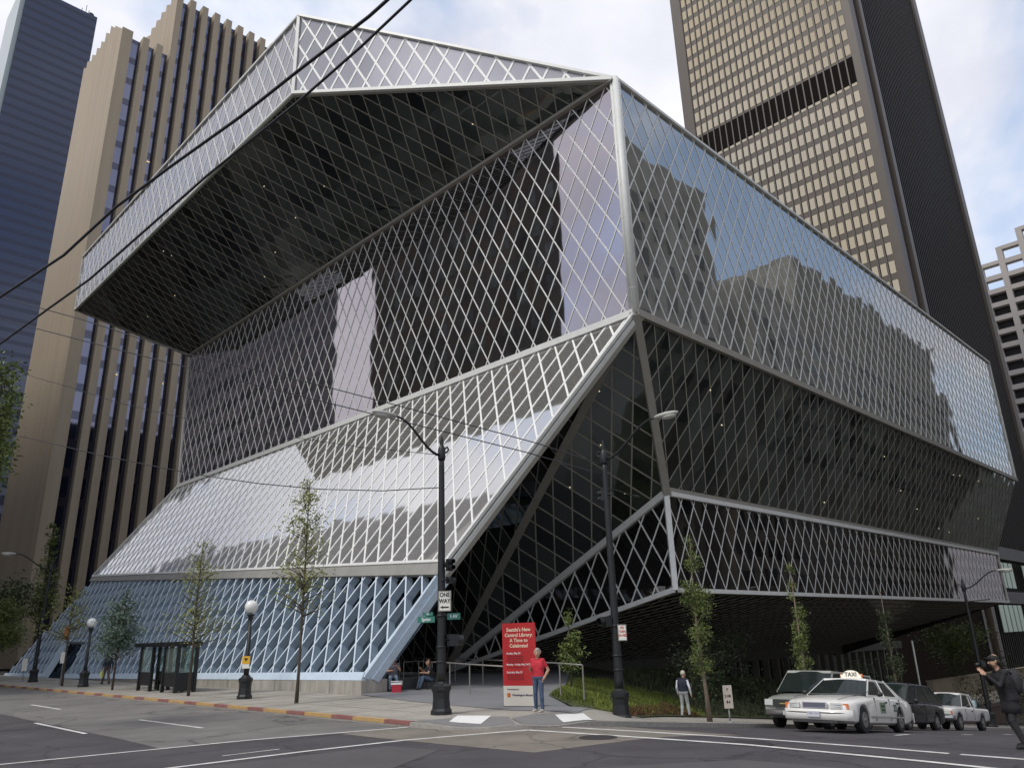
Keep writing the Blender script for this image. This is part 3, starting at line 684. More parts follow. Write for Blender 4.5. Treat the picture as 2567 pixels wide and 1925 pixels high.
saw_wall(25.0, .9, [(110, 93.0), (112, 94.6), (112.1, 94.0), (114.6, 96.8), (114.7, 95.8), (117.5, 98.8), (117.55, 97.2), (120, 99.1), (120.05, 97.2), (122.3, 98.8), (122.35, 97.4), (124.7, 99.0), (124.75, 97.5), (127.3, 99.3), (127.35, 98.0), (130.2, 99.7), (130.25, 98.2), (132, 99.5)]).build('side_wall', CT, t2, O2)
saw_wall(32.7, .8, [(110.2, 104.8), (112, 106.6), (112.05, 105.6), (114.1, 107.4), (114.15, 106.1), (116.4, 107.6), (116.45, 106.2), (118.7, 107.6), (118.75, 106.1), (121, 107.4), (121.05, 106), (123.3, 107.3), (123.35, 105.8), (126, 107.1)]).build('side_wall', CT, t2, O2)
b = MB(); b.bb(24.9, 26.5, 109.4, 110.2, -2, zt1+.4); b.build('corner_pier', CT, t2, O2)
for i in range(16):
    x = 28.0+i*2.12; top = zt1+.35 if i < 2 else zt2+.35
    b = MB(); b.bb(x, x+.98, 109.3, 110.9, -2, top-(.0)); b.build('fin', CT, t2, O2)
gq = []
for i in range(17):
    x0 = 26.5 if i == 0 else 28.98+(i-1)*2.12; x1 = 28.0 if i == 0 else 28.0+i*2.12; top = zt1 if x0 < 31.5 else zt2
    b = MB(); b.face([(x0, 110.6, -2), (x1, 110.6, -2), (x1, 110.6, top), (x0, 110.6, top)]); w = b.build('window_strip', NAVY, t2, O2)
WARM = mat('warm_office_light', (.5, .4, .25), .5, emit=(1, .72, .38), es=.6)
b = MB()
for k in (8, 13, 15, 17, 10):
    for i in range(9):
        if R.random() < .28: x0 = 29.0+i*2.12; b.bb(x0+R.uniform(0, .3), x0+R.uniform(.5, .95), 110.42, 110.48, 2+k*3.9+3.3, 2+k*3.9+3.45)
b.build('office_light', WARM, t2, O2)
# blue glass tower
t1 = thing('office_tower', 'blue banded glass skyscraper at the far left edge behind the tan tower', 'tower', (33, 300, -2)); O1 = (33, 300, -2)
BLUEG = band_glass('blue_glass', (.013, .015, .028), (.40, .45, .62), .11, (.045, .045, .06), 2, 4.2, .38, rough=.1)
b = MB(); b.bb(33, 58.3, 300, 330, -2, 253); b.build('glass_wall', BLUEG, t1, O1)
b = MB(); b.bb(31.4, 33, 301, 330, -2, 256); b.build('side_wall', mat('pale_glass_side', (.33, .38, .38), .3), t1, O1)
b = MB()
for (dx, h) in ((20, 4.5), (21.5, 7), (22.6, 5)): b.tube([(33+dx, 304, 253), (33+dx, 304, 253+h)], .12, 5)
b.sphere((56.5, 304, 255.5), 1.5, 8, 6); b.build('roof_mast', BLACK, t1, O1)
# darker block low at the far left, with the pale blue block next to it
t0 = thing('office_block', 'dark gridded office block low at the left edge behind the leaves', 'building', (22, 170, -2))
b = MB(); b.bb(16.2, 24.0, 170, 190, -2, 66); b.build('wall', mat('dark_block', (.035, .035, .045), .5), t0, (22, 170, -2))
boxes(t0, (22, 170, -2), [(5+i*1.45, 5.75+i*1.45, 169.9, 170, 3+k*3.9, 5.0+k*3.9) for k in range(16) for i in range(8, 13)], mat('block_window', (.06, .07, .11), .3))
tp = thing('office_block', 'pale blue office block squeezed between the dark block and the tan tower', 'building', (26, 200, -2))
b = MB(); b.bb(27.5, 40, 200, 215, -2, 62); b.build('wall', mat('pale_block', (.18, .20, .27), .5), tp, (26, 200, -2))
boxes(tp, (26, 200, -2), [(28+i*1.5, 29+i*1.5, 199.9, 200, 3+k*4, 5.2+k*4) for k in range(14) for i in range(8)], mat('pale_window', (.05, .06, .09), .3))
sb = thing('stone_building', 'small brown stone building with a cornice at the left edge beyond the street trees', 'building', (14, 120, -2))
b = MB(); b.bb(-30, 16.2, 120, 135, -2, 10.4); b.build('wall', mat('brownstone', (.16, .115, .09), .85, noise=.15, scale=.6), sb, (14, 120, -2))
b = MB(); b.bb(-30, 16.6, 119.5, 120.1, 10.2, 10.8); b.bb(-30, 16.4, 119.7, 120.1, 7.3, 7.6); b.build('cornice', mat('cornice_stone', (.32, .27, .23), .8), sb, (14, 120, -2))
for i in range(5):
    b = MB(); x = 14.0-i*2.6; b.bb(x, x+1.1, 119.85, 120, 3.2, 6.2); f = b.build('window', mat('trim_white', (.4, .38, .35), .7), sb, (14, 120, -2))
    b = MB(); b.bb(x+.15, x+.95, 119.8, 119.86, 3.35, 6.05); b.build('pane', DARK, f, (14, 120, -2))
# pale grid tower at the right edge
t4 = thing('office_tower', 'pinkish concrete grid building with stepped top at the right edge', 'tower', (260, 48.7, -14)); O4 = (260, 48.7, -14)
PC = mat('pale_grid_concrete', (.40, .37, .35), .8, noise=.06, scale=.1)
XT4 = 260; k4 = 1.3; cols = []
b = MB(); cw = 6.2; fh4 = 4.45; bk4 = MB()
for i in range(7):
    y1 = 48.6-i*cw; y0 = y1-cw; zt = 107.5+4.3*i
    b.bb(XT4, XT4+2.2, y1-.8, y1+.8, -14, zt); b.bb(XT4+.05, XT4+2.2, y0, y1, zt-1.1, zt+.1)
    k = 1
    while zt-k*fh4 > -10: b.bb(XT4+.05, XT4+2.2, y0, y1, zt-k*fh4-1.5, zt-k*fh4); k += 1
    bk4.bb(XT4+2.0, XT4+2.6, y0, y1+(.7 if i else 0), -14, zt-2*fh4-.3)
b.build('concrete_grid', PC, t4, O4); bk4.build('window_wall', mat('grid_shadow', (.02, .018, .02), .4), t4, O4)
b = MB(); b.bb(XT4+14, XT4+30, 8, 24, -14, 112); b.build('tower_core', PC, t4, O4)
# ------------------------------------------------------------------ buildings across the streets, seen mirrored in the library's glass
def block(label, x0, x1, y0, y1, zt, wall, glassm, face, fh=3.9, bw_=2.4, ww=1.3, wh=2.0, name='office_building', foot=None):
    t = thing(name, label, 'building', ((x0+x1)/2, (y0+y1)/2, -3)); O = ((x0+x1)/2, (y0+y1)/2, -3)
    b = MB(); ft = foot or [(x0, y0), (x1, y0), (x1, y1), (x0, y1)]; n_ = len(ft)
    b.idx([(x, y, -8) for x, y in ft]+[(x, y, zt) for x, y in ft], [tuple(range(n_))[::-1], tuple(range(n_, 2*n_))]+[(i, (i+1) % n_, n_+(i+1) % n_, n_+i) for i in range(n_)]); b.build('wall', wall, t, O)
    it = []
    for fc in face:
        a0, a1 = (y0, y1) if fc in 'EW' else (x0, x1); n_ = int((a1-a0-1)/bw_)
        for k in range(int((zt-3)/fh)):
            for i in range(n_):
                a = a0+.8+i*bw_; z = 1.5+k*fh
                it.append((x1, x1+.05, a, a+ww, z, z+wh) if fc == 'E' else (a, a+ww, y1, y1+.05, z, z+wh))
    boxes(t, O, it, glassm)
    return t
WD = mat('street_window', (.03, .035, .04), .15, noise=.6, scale=.5)
BR1 = mat('brown_granite', (.022, .030, .026), .8, noise=.9, scale=.22, col2=(.13, .085, .055))
GR1 = mat('grey_concrete', (.23, .21, .20), .8, noise=.1, scale=.3); ST1 = mat('pale_stone', (.30, .27, .22), .8, noise=.35, scale=.5)
b1 = block('brown granite office block across the left street, mirrored dark in the library glass', -40, -6, 49.5, 86, 56, BR1, mat('granite_window', (.09, .11, .10), .2, noise=.8, scale=.35), 'E', foot=[(-6, 49.5), (-6, 86), (-40, 86), (-40, 79)])
b2 = block('grey gridded office tower further up the left street, mirrored in the library glass', -40, -6, 96, 250, 74, mat('mauve_concrete', (.27, .245, .25), .8), mat('black_window', (.01, .01, .012), .3), 'E', fh=4.0, bw_=2.6, ww=1.7, wh=2.3, foot=[(-6, 96), (-6, 250), (-40, 250), (-40, 162)])
b3 = block('pale stone apartment block with ornate top across the right street, mirrored in the library glass', 52, 78, -40, -6, 53, ST1, WD, 'N', fh=3.6, bw_=3.0, ww=1.3, wh=2.1)
b4 = block('pale stone office block down the right street, mirrored with a flat roofline', 86, 166, -40, -6, 44, ST1, WD, 'N', fh=3.6, bw_=2.6, ww=1.4, wh=2.0)
b = MB(); b.bb(104, 166, -40, -7, 44, 54); b.build('upper_storeys', ST1, b4, (126, -23, -3))
b = MB(); b.lathe((68, -16, 53), [(7, 0), (7, 1.5), (6.2, 3), (4.5, 5), (2, 6), (.4, 6.4)], 16); b.build('dome', ST1, b3, (65, -23, -3))
b = MB(); b.bb(-9, -7, 53, 84, 56, 57.4); b.bb(-12, -7, 60, 78, 57.4, 60); b.build('parapet', BR1, b1, (-23, 67.75, -3))
# terrace beyond the library: walls, planters
def wall_thing(label, p, q, h, th, m_, z):
    t = MB(); p = V(p); q = V(q); d = (q-p); L = d.length; a = math.atan2(d.y, d.x); c = (p+q)/2
    t.box((c.x, c.y, z+h/2), (L, th, h), a); t.box((c.x, c.y, z+h+.04), (L+.1, th+.12, .08), a)
    return tag(t.build('terrace_wall', m_, None, (c.x, c.y, z)), label, 'wall', 'terrace walls')
TANW = mat('sunlit_tan_wall', (.42, .35, .24), .85, noise=.12, scale=.6)  # tan brightened to paint in sunlight on the upper wall
wall_thing('upper tan terrace wall seen above the white pickup, below the flat-topped tree', (78, 26, 0), (110, 24, 0), 1.7, .5, TANW, -6.6)
wall_thing('lower brown terrace wall directly behind the white pickup bed', (64, 19.9, 0), (100, 19.9, 0), 1.3, .5, mat('brown_wall', (.13, .09, .07), .85), -7.6)
b = MB(); b.bb(TX+8, TX+52, TY0-1.0, TY0-.9, -7, -2)
lw = []
for (xx, zz, n_) in ((TX+9.0, 5.6, 5), (TX+9.0, -1.6, 5), (TX+30, 5.6, 5), (TX+30, -1.6, 4)):
    for i in range(n_):
        b = MB(); b.bb(xx+i*2.9, xx+i*2.9+2.2, TY0-.95, TY0-.85, zz, zz+4.3); b.build('lobby_window', LIT, tw, TO)
b = MB(); b.bb(TX+7.5, TX+60, TY0-.7, TY0-.2, 10.6, 12.8); b.bb(TX+7.5, TX+60, TY0-.7, TY0-.2, 3.0, 5.0); b.build('lobby_fascia', BRZD, tw, TO)
# ------------------------------------------------------------------ lamp posts
def lamp_base(b, r=.3):
    b.lathe((0, 0, 0), [(r*1.02, 0), (r*1.02, .10), (r*.88, .16), (r*.80, .42), (r*.84, .58), (r*.96, .64), (r*.96, .74), (r*.6, .80), (r*.52, .86)], 8, False)
    return b
def street_lamp(label, loc, rz, h=7.9, arm=2.0, group='black street lamps with long curved arms'):
    t = thing('street_lamp', label, 'street lamp', loc, rz, group)
    lamp_base(MB()).build('lamp_base', BLACK, t)
    b = MB(); b.tube([(0, 0, .8), (0, 0, 1.1), (0, 0, 2.4), (0, 0, h-.9), (0, 0, h-.6)], [.145, .135, .12, .085, .075], 12)
    for z in (1.35, 1.75, 2.6): b.lathe((0, 0, z), [(.15, 0), (.15, .05)], 12)
    b.lathe((0, 0, h-.7), [(.10, 0), (.12, .06), (.12, .35), (.09, .42), (.05, .5), (.07, .56), (.02, .75), (.01, .82)], 10); b.build('pole', BLACK, t)
    b = MB(); pts = []
    for i in range(13):
        s = i/12; x = arm*s; z = h-.55+.95*(1-math.cos(math.pi*min(1, s*1.05)))/2+.0*s; pts.append((.08+x*.86, 0, z))
    b.tube(pts, [.045-.012*i/12 for i in range(13)], 8)
    b.tube([(-.08, 0, h-.45), (-.2, 0, h-.42), (-.28, 0, h-.32), (-.22, 0, h-.24), (-.15, 0, h-.3)], .03, 6); b.build('arm', BLACK, t)
    b = MB(); x0 = .08+arm*.86; b.sphere((x0+.36, 0, h+.40), (.46, .15, .085), 12, 8); b.sphere((x0+.46, 0, h+.34), (.28, .13, .10), 10, 6); b.build('lamp_head', mat('lamp_grey', (.42, .41, .38), .5), t)
    return t
L1 = street_lamp('street lamp with one way sign and green street name signs on the kerb corner', (14.58, 17.76, ZW), math.pi)
z2 = zwalk(19.1)
L2 = street_lamp('street lamp beside the grass bank between the red banner and the man in the vest', (19.1, 15.0, z2), -math.pi/2, h=8.3, arm=2.4)
L3 = street_lamp('distant street lamp near the left end of the blue lattice', (15.1, 61.3, ZW), math.pi, h=7.9, arm=2.6)
L4 = street_lamp('farthest street lamp at the left, head only above the leafy street tree', (15.1, 88, ZW), math.pi, h=7.9, arm=2.2)
L5 = street_lamp('street lamp at the right with a thin crossbar, behind the white pickup', (54, 15, zwalk(54)), -math.pi/2, h=8.4, arm=2.3)
b = MB(); b.tube([(-1.3, -.12, 7.0), (1.3, .12, 7.15)], .03, 6); b.build('crossbar', BLACK, L5)
SIGNW = mat('sign_white', (.72, .70, .62), .5); SIGNB = mat('sign_black', (.02, .02, .02), .5); GREEN = mat('sign_green', (.03, .17, .13), .5); SWH = mat('sign_letters', (.7, .72, .7), .5)
def local(t, p): return Matrix.Translation(-V(t.location)) @ Matrix.Identity(4), V(p)
tocam = V((-.72, -.69, 0)).normalized(); rt = V((-tocam.y, tocam.x, 0))   # right as seen from the camera
def sign_panel(t, centre, w, h, m_, name, lines, lm, rzw, size, edge=None, arrow=None, gap=1.25, nrm=None):
    """centre: offset from the thing's base in world axes"""
    n = (nrm or tocam).normalized(); r = V((-n.y, n.x, 0)); inv = Matrix.Rotation(-rzw, 4, 'Z')
    c = V(centre); b = MB(); u = V((0, 0, 1))
    b.bar(c-u*h/2, c+u*h/2, w, .02, n)
    o = b.build(name, m_, t); o.data.transform(inv)
    if edge:
        b = MB()
        for s_ in (-1, 1): b.bar(c-u*h/2*.95+r*s_*w*.46, c+u*h/2*.95+r*s_*w*.46, .012, .004, n, .02)
        for s_ in (-1, 1): b.bar(c-r*w*.46+u*s_*h*.475, c+r*w*.46+u*s_*h*.475, .012, .004, n, .02)
        e = b.build('border', edge, o); e.data.transform(inv)
    for i, (s, dz) in enumerate(lines):
        mt = inv @ frame_m(c+u*dz+n*.024, r, u); text(s, size, lm, o, mt, bold=size*.03, sx=.82)
    if arrow:
        b = MB(); dz = arrow; p = c+u*dz+n*.021
        b.bar(p+r*w*.33, p-r*w*.15, h*.07, .004, n); b.face([p-r*w*.38+n*.003, p-r*w*.12-u*h*.075+n*.003, p-r*w*.12+u*h*.075+n*.003]); a = b.build('arrow', lm, o); a.data.transform(inv)
    return o
sign_panel(L1, tocam*.20+V((0, 0, 0))+rt*.12+V((0, 0, 3.02)), .36, .56, SIGNW, 'one_way_sign', [('ONE', .17), ('WAY', .0)], SIGNB, math.pi, .17, edge=SIGNB, arrow=-.17)
sign_panel(L1, V((-.30, .32, 2.53)), .5, .17, GREEN, 'street_name_sign', [('Spring', 0)], SWH, math.pi, .13, nrm=V((-.75, -.66, 0)))
sign_panel(L1, V((.24, -.26, 2.60)), .38, .18, GREEN, 'street_name_sign', [('5 AV', 0)], SWH, math.pi, .13, nrm=V((-.6, -.8, 0)))
sign_panel(L1, V((-.26, .30, 2.68)), .30, .10, GREEN, 'street_name_sign', [('5th', 0)], SWH, math.pi, .07, nrm=V((-.75, -.66, 0)))
def signal(t, c, rzw, n, k=3, s=.24):
    inv = Matrix.Rotation(-rzw, 4, 'Z'); c = V(c); n = V(n).normalized(); u = V((0, 0, 1)); b = MB()
    b.bar(c-u*s*k/2, c+u*s*k/2, s, s*.8, n)
    for i in range(k):
        p = c+u*(s*(i-(k-1)/2))+n*s*.8; 
        b.tube([p-n*.02, p+n*.18], s*.42, 10, cap=False)
    b.tube([c-n*.3, c], .03, 6); o = b.build('signal_head', BLACK, t); o.data.transform(inv); return o
signal(L1, rt*.20+V((0, 0, 4.05)), math.pi, V((-.2, -1, 0)), 2, .17); signal(L1, rt*.20+V((0, 0, 1.95)), math.pi, V((1, -.5, 0)), 1, .32)
signal(L1, rt*.20+V((0, 0, 3.62)), math.pi, V((1, .3, 0)), 1, .18)
signal(L2, -rt*.18+V((0, 0, 2.75)), -math.pi/2, V((-1, .2, 0)), 1, .28); signal(L2, V((0, 0, 6.6)), -math.pi/2, V((0, 1, 0)), 2, .18)
sign_panel(L2, rt*.18+tocam*.15+V((0, 0, 2.42)), .26, .46, SIGNW, 'street_sign', [('NO', .14), ('TURN', .03), ('ON RED', -.08)], mat('sign_red', (.5, .05, .04), .5), -math.pi/2, .09, edge=SIGNB)
b = MB(); b.tube([(-.1, 0, 6.9), (-.1, 1.7, 6.75)], .02, 5); b.sphere((-.1, 1.75, 6.75), (.05, .16, .05), 8, 6); b.build('signal_arm', BLACK, L2)
def globe_lamp(label, loc):
    t = thing('globe_lamp', label, 'street lamp', loc, 0, 'black posts with white globe lamps')
    lamp_base(MB(), .28).build('lamp_base', BLACK, t)
    b = MB(); b.tube([(0, 0, .8), (0, 0, 1.2), (0, 0, 2.95)], [.11, .09, .07], 12); b.lathe((0, 0, 2.9), [(.07, 0), (.1, .05), (.08, .12), (.15, .2), (.15, .25)], 12)
    b.tube([(-.2, 0, 3.0), (.2, 0, 3.0)], .02, 5); b.build('pole', BLACK, t)
    b = MB(); b.sphere((0, 0, 3.42), .26, 20, 14); b.build('globe', mat('opal_globe', (.72, .72, .70), .25, coat=.3), t)
    return t
g1 = globe_lamp('globe lamp with a small yellow sign, right of the bus shelter', (14.72, 29.9, ZW))
g2 = globe_lamp('globe lamp left of the round leafy tree, before the gap in the lattice', (14.67, 49.3, ZW))
g3 = globe_lamp('globe lamp cut by the left picture edge beyond the leafy tree', (14.6, 79.5, ZW))
inv_y = mat('sign_yellow', (.70, .38, .02), .5)
o = sign_panel(g1, tocam*.12+V((0, 0, 1.42)), .30, .28, inv_y, 'yellow_sign', [], SIGNB, 0, .1)
b = MB(); c = tocam*.145+V((0, 0, 1.46)); b.bar(c-rt*.07, c+rt*.07, .05, .004, tocam); b.bar(c, c-V((0, 0, .09)), .04, .004, tocam); b.build('symbol', SIGNB, o)
sign_panel(g1, tocam*.12+V((0, 0, 1.19)), .28, .16, SIGNW, 'white_sign', [], SIGNB, 0, .1)
# small posts and signs
POSTG = mat('galvanised_post', (.28, .28, .27), .5)
def post_sign(label, loc, h, panels, group=None, pr=.03):
    t = thing('sign_post', label, 'sign', loc, 0, group); b = MB(); b.tube([(0, 0, 0), (0, 0, h)], pr, 8); b.lathe((0, 0, 0), [(.12, 0), (.12, .02), (pr, .05)], 10); b.build('post', POSTG, t)
    for (z, w, hh, m_, tx, tm, sz) in panels: sign_panel(t, tocam*.04+V((0, 0, z)), w, hh, m_, 'sign_panel', tx, tm, 0, sz, edge=None)
    return t
post_sign('low white parking notice on a short post at the right kerb beside the slender tree', (24.4, 14.6, zwalk(24.4)), .55, [(.80, .30, .72, mat('dim_white', (.55, .47, .40), .6), [('P', .22), ('2 HR', .02), ('8-6', -.16)], SIGNB, .12)])
post_sign('bus stop sign, orange above white, on the post at the gap in the lattice', (14.5, 53.0, ZW), 3.3, [(2.95, .34, .75, mat('sign_orange', (.5, .16, .05), .5), [], SIGNB, .1), (1.55, .32, .62, SIGNW, [], SIGNB, .1)])
post_sign('small white sign standing in front of the far street lamp base', (14.9, 63, ZW), 1.0, [(1.1, .36, .8, SIGNW, [], SIGNB, .1)])
post_sign('white sign on a thin post at the left end of the lattice base', (14.3, 71, ZW), 1.9, [(1.6, .3, .5, SIGNW, [], SIGNB, .1)])
# bus shelter
sh = thing('bus_shelter', 'black framed bus shelter with glass panes on the pavement before the blue lattice', 'bus shelter', (14.85, 39.2, ZW))
b = MB(); b.bb(-.12, 1.0, -2.4, 3.0, 2.0, 2.2); b.bb(-.16, 1.04, -2.45, 3.05, 2.10, 2.15); b.build('roof', BLACK, sh)
for (x, y) in ((0, -2.25), (0, -.75), (0, .75), (0, 2.25), (.85, -2.25), (.85, -.75), (.85, .75), (.85, 2.25)):
    b = MB(); b.bb(x-.07, x+.07, y-.07, y+.07, 0, 2.0); b.build('post', BLACK, sh)
SG = mat('shelter_glass', (.30, .42, .38), .1, spec=.8); 
def tglass(name, col, mixf):
    M = bpy.data.materials.new(name); M.use_nodes = True; nt = M.node_tree; N = nt.nodes; N.clear(); o = N.new('ShaderNodeOutputMaterial'); t = N.new('ShaderNodeBsdfTransparent'); g = N.new('ShaderNodeBsdfGlossy'); d = N.new('ShaderNodeBsdfDiffuse'); a = N.new('ShaderNodeMixShader'); c = N.new('ShaderNodeMixShader')
    t.inputs[0].default_value = (*col, 1); g.inputs['Roughness'].default_value = .03; d.inputs[0].default_value = (*[v*.8 for v in col], 1); a.inputs[0].default_value = .5; c.inputs[0].default_value = mixf
    nt.links.new(g.outputs[0], a.inputs[1]); nt.links.new(d.outputs[0], a.inputs[2]); nt.links.new(t.outputs[0], c.inputs[1]); nt.links.new(a.outputs[0], c.inputs[2]); nt.links.new(c.outputs[0], o.inputs[0]); return M
SG = tglass('shelter_pane', (.78, .86, .82), .12)
for (x, y0, y1) in ((.85, -2.2, -.8), (.85, -.7, .7), (.85, .8, 2.2), (0, -2.2, -.8), (0, .8, 2.2)):
    b = MB(); b.bb(x-.01, x+.01, y0, y1, .85, 1.95); b.build('glass_pane', SG, sh)
    b = MB(); b.bb(x-.02, x+.02, y0, y1, .25, .85); b.build('lower_panel', BLACK, sh)
b = MB(); b.bb(.02, .83, -2.27, -2.23, .85, 1.95); b.build('glass_pane', SG, sh); b = MB(); b.bb(.02, .83, -2.27, -2.23, .08, .85); b.build('lower_panel', BLACK, sh)
b = MB(); b.bb(.5, .8, -1.8, 1.8, .42, .48); b.bb(.6, .7, -1.5, -1.4, 0, .42); b.bb(.6, .7, 1.4, 1.5, 0, .42); b.build('bench_seat', BLACK, sh)
# red banner board
BAN = mat('banner_red', (.42, .012, .014), .45, noise=.08, scale=1); BANW = mat('banner_white', (.60, .56, .48), .5)
bo = V((17.32, 17.35, ZW+.01)); an = V((-.93, -.36, 0)).normalized(); ar = V((-an.y, an.x, 0))
bs = thing('banner_board', 'tall red notice board about the library opening, with a white foot', 'sign', tuple(bo))
W2 = 1.10; u = V((0, 0, 1))
b = MB(); b.bar(u*.58, u*2.38, W2, .05, an); rb = b.build('red_panel', BAN, bs)
b = MB(); b.bar(u*.02, u*.58, W2, .05, an); wb = b.build('white_panel', BANW, bs)
b = MB(); b.bar(-ar*.55-an*.02, -ar*.55-an*.02+u*1.2, .04, .04, an); b.bar(-ar*.62-an*.55, -ar*.5-an*.03+u*1.9, .04, .04, ar); b.bar(-ar*.62-an*.55, -ar*.5+u*.05, .04, .2, u); b.build('stand_leg', BLACK, bs)
def bt(s, z, size, M_=SWH, par=None, x=0, al='CENTER', bold=.02):
    text(s, size, M_, par or rb, frame_m(u*z+an*.054+ar*x, ar, u), bold=size*bold, align=al, sx=1)
for i, s in enumerate(("Seattle's New", 'Central Library:', 'A Time to', 'Celebrate!')): bt(s, 2.18-i*.155, .145, mat('banner_cream', (.75, .62, .45), .5))
bt('Sunday, May 23', 1.50, .075, x=-.42, al='LEFT'); bt('Monday - Friday, May 24-28', 1.18, .07, x=-.42, al='LEFT'); bt('Saturday, May 29', .96, .075, x=-.42, al='LEFT')
for z in (1.42, 1.36, 1.30, 1.24, 1.10, .88, .82, .76): bt('Doors open, tours and music', z, .045, mat('banner_dark', (.12, .005, .006), .5), x=-.4, al='LEFT')
bt('Presenting Sponsor', .48, .05, SIGNB, wb, -.42, 'LEFT'); bt('Washington Mutual', .32, .085, mat('navy_ink', (.03, .03, .08), .5), wb, -.26, 'LEFT')
b = MB(); c = u*.32-ar*.37+an*.052; b.bar(c-u*.055, c+u*.055, .11, .006, an); b.build('logo_square', mat('logo_orange', (.5, .12, .02), .5), wb)
# railings
def railing(label, pts, h, m_):
    t = thing('handrail', label, 'railing', tuple(pts[0]), 0, 'steel handrails by the plaza path'); o = V(pts[0]); b = MB()
    tp_ = [V(p)-o+V((0, 0, h)) for p in pts]; b.tube(tp_, .025, 6); b.build('rail', m_, t)
    for p in pts:
        b = MB(); q = V(p)-o; b.bar(q, q+V((0, 0, h)), .035, .035, V((1, 0, 0))); b.build('post', m_, t)
RAILM = mat('dull_steel', (.27, .25, .23), .45, metal=.3)
fr_ = [onZ(x, y, ZW+.01) for x, y in ((1010, 1722), (1048, 1719), (1082, 1725), (1127, 1731), (1177, 1740), (1265, 1755))]
railing('front handrail along the plaza path behind the one way signal pole', fr_, 1.05, RAILM)
bk_ = [onZ(x, y, ZW+.01) for x, y in ((1000, 1702), (1060, 1704), (1140, 1708), (1210, 1716), (1290, 1726), (1405, 1742), (1464, 1754))]
railing('rear handrail between the plaza path and the grass bank', bk_, 1.05, RAILM)
# leaning pale pole and banner lights at the right
lp = thing('banner_pole', 'thin leaning pale pole standing behind the dark minivan', 'pole', (48, 20.5, zplot(48, 20.5)))
b = MB(); p0 = onY(2306, 1715, 20.5)-lp.location; p1 = onY(2286, 1605, 20.5)-lp.location; b.tube([(p0.x+.3, 0, 0), tuple(p0), tuple(p1)], .06, 8); b.build('pole', mat('pale_pole', (.55, .55, .5), .5), lp)
# ------------------------------------------------------------------ overhead wires
WIRE = mat('wire_black', (.012, .012, .018), .6)
def wire(label, pts, r, lab='cable'):
    b = MB(); P_ = [V(p) for p in pts]; out = []
    for i in range(len(P_)-1):
        for k in range(6): out.append(P_[i].lerp(P_[i+1], k/6))
    out.append(P_[-1]); c = P_[0]; b.tube(out, r, 6); o = b.build('overhead_wire', WIRE, None, tuple(c)); return tag(o, label, lab, 'overhead wires')
def at(x, y, d): v = ray(x, y); return v*d
wire('upper of the two thick trolley cables crossing the sky over the roof corner', [at(1010, -40, 9), at(972, 0, 9.1), at(925, 42, 9.2), at(860, 92, 9.4), at(745, 180, 9.8), at(600, 295, 10.2), at(425, 420, 11), at(290, 520, 11.5), at(160, 640, 12), at(0, 745, 12.5), at(-80, 790, 13)], .022)
wire('lower of the two thick trolley cables crossing the library roof band', [at(1065, -40, 9), at(1030, 0, 9.1), at(905, 118, 9.4), at(745, 258, 9.8), at(520, 440, 10.5), at(225, 700, 11.5), at(120, 775, 12), at(0, 862, 12.5), at(-80, 920, 13)], .018)
PT2 = V((19.1, 15, 5.0)); PT1 = V((14.58, 17.76, 4.15))
wire('upper thin span wire running from the left edge to the lamp post by the grass', [at(-60, 732, 30), at(0, 745, 29.5), at(202, 800, 28), at(477, 890, 27), at(800, 965, 26), at(984, 1013, 25.5), at(1350, 1112, 25), onX(1510, 1165, 19.1)], .017)
wire('second thin span wire just below the upper one', [at(-60, 790, 30), at(0, 800, 29.5), at(270, 870, 28), at(640, 965, 26.5), at(900, 1029, 26), at(1325, 1135, 25), onX(1512, 1190, 19.1)], .017)
wire('sagging span wire tied to the one way signal pole', [at(60, 935, 30), at(270, 1012, 28.5), at(409, 1036, 28), at(582, 1074, 27), at(800, 1160*1.0, 25)] if False else [at(-40, 1080, 30), at(72, 1098, 29.5), at(253, 1141, 28), at(409, 1173, 27), at(523, 1194, 26), at(650, 1212, 25), at(800, 1226, 24.5), at(960, 1230, 24), at(1100, 1222, 23.2)], .015)
wire('faint thin wire across the tan tower and the dark glass', [at(30, 925, 40), at(93, 948, 39), at(181, 972, 37), at(291, 1008, 35), at(409, 1036, 33), at(582, 1074, 32), at(900, 1120, 30), at(1100, 1140, 28)], .012)
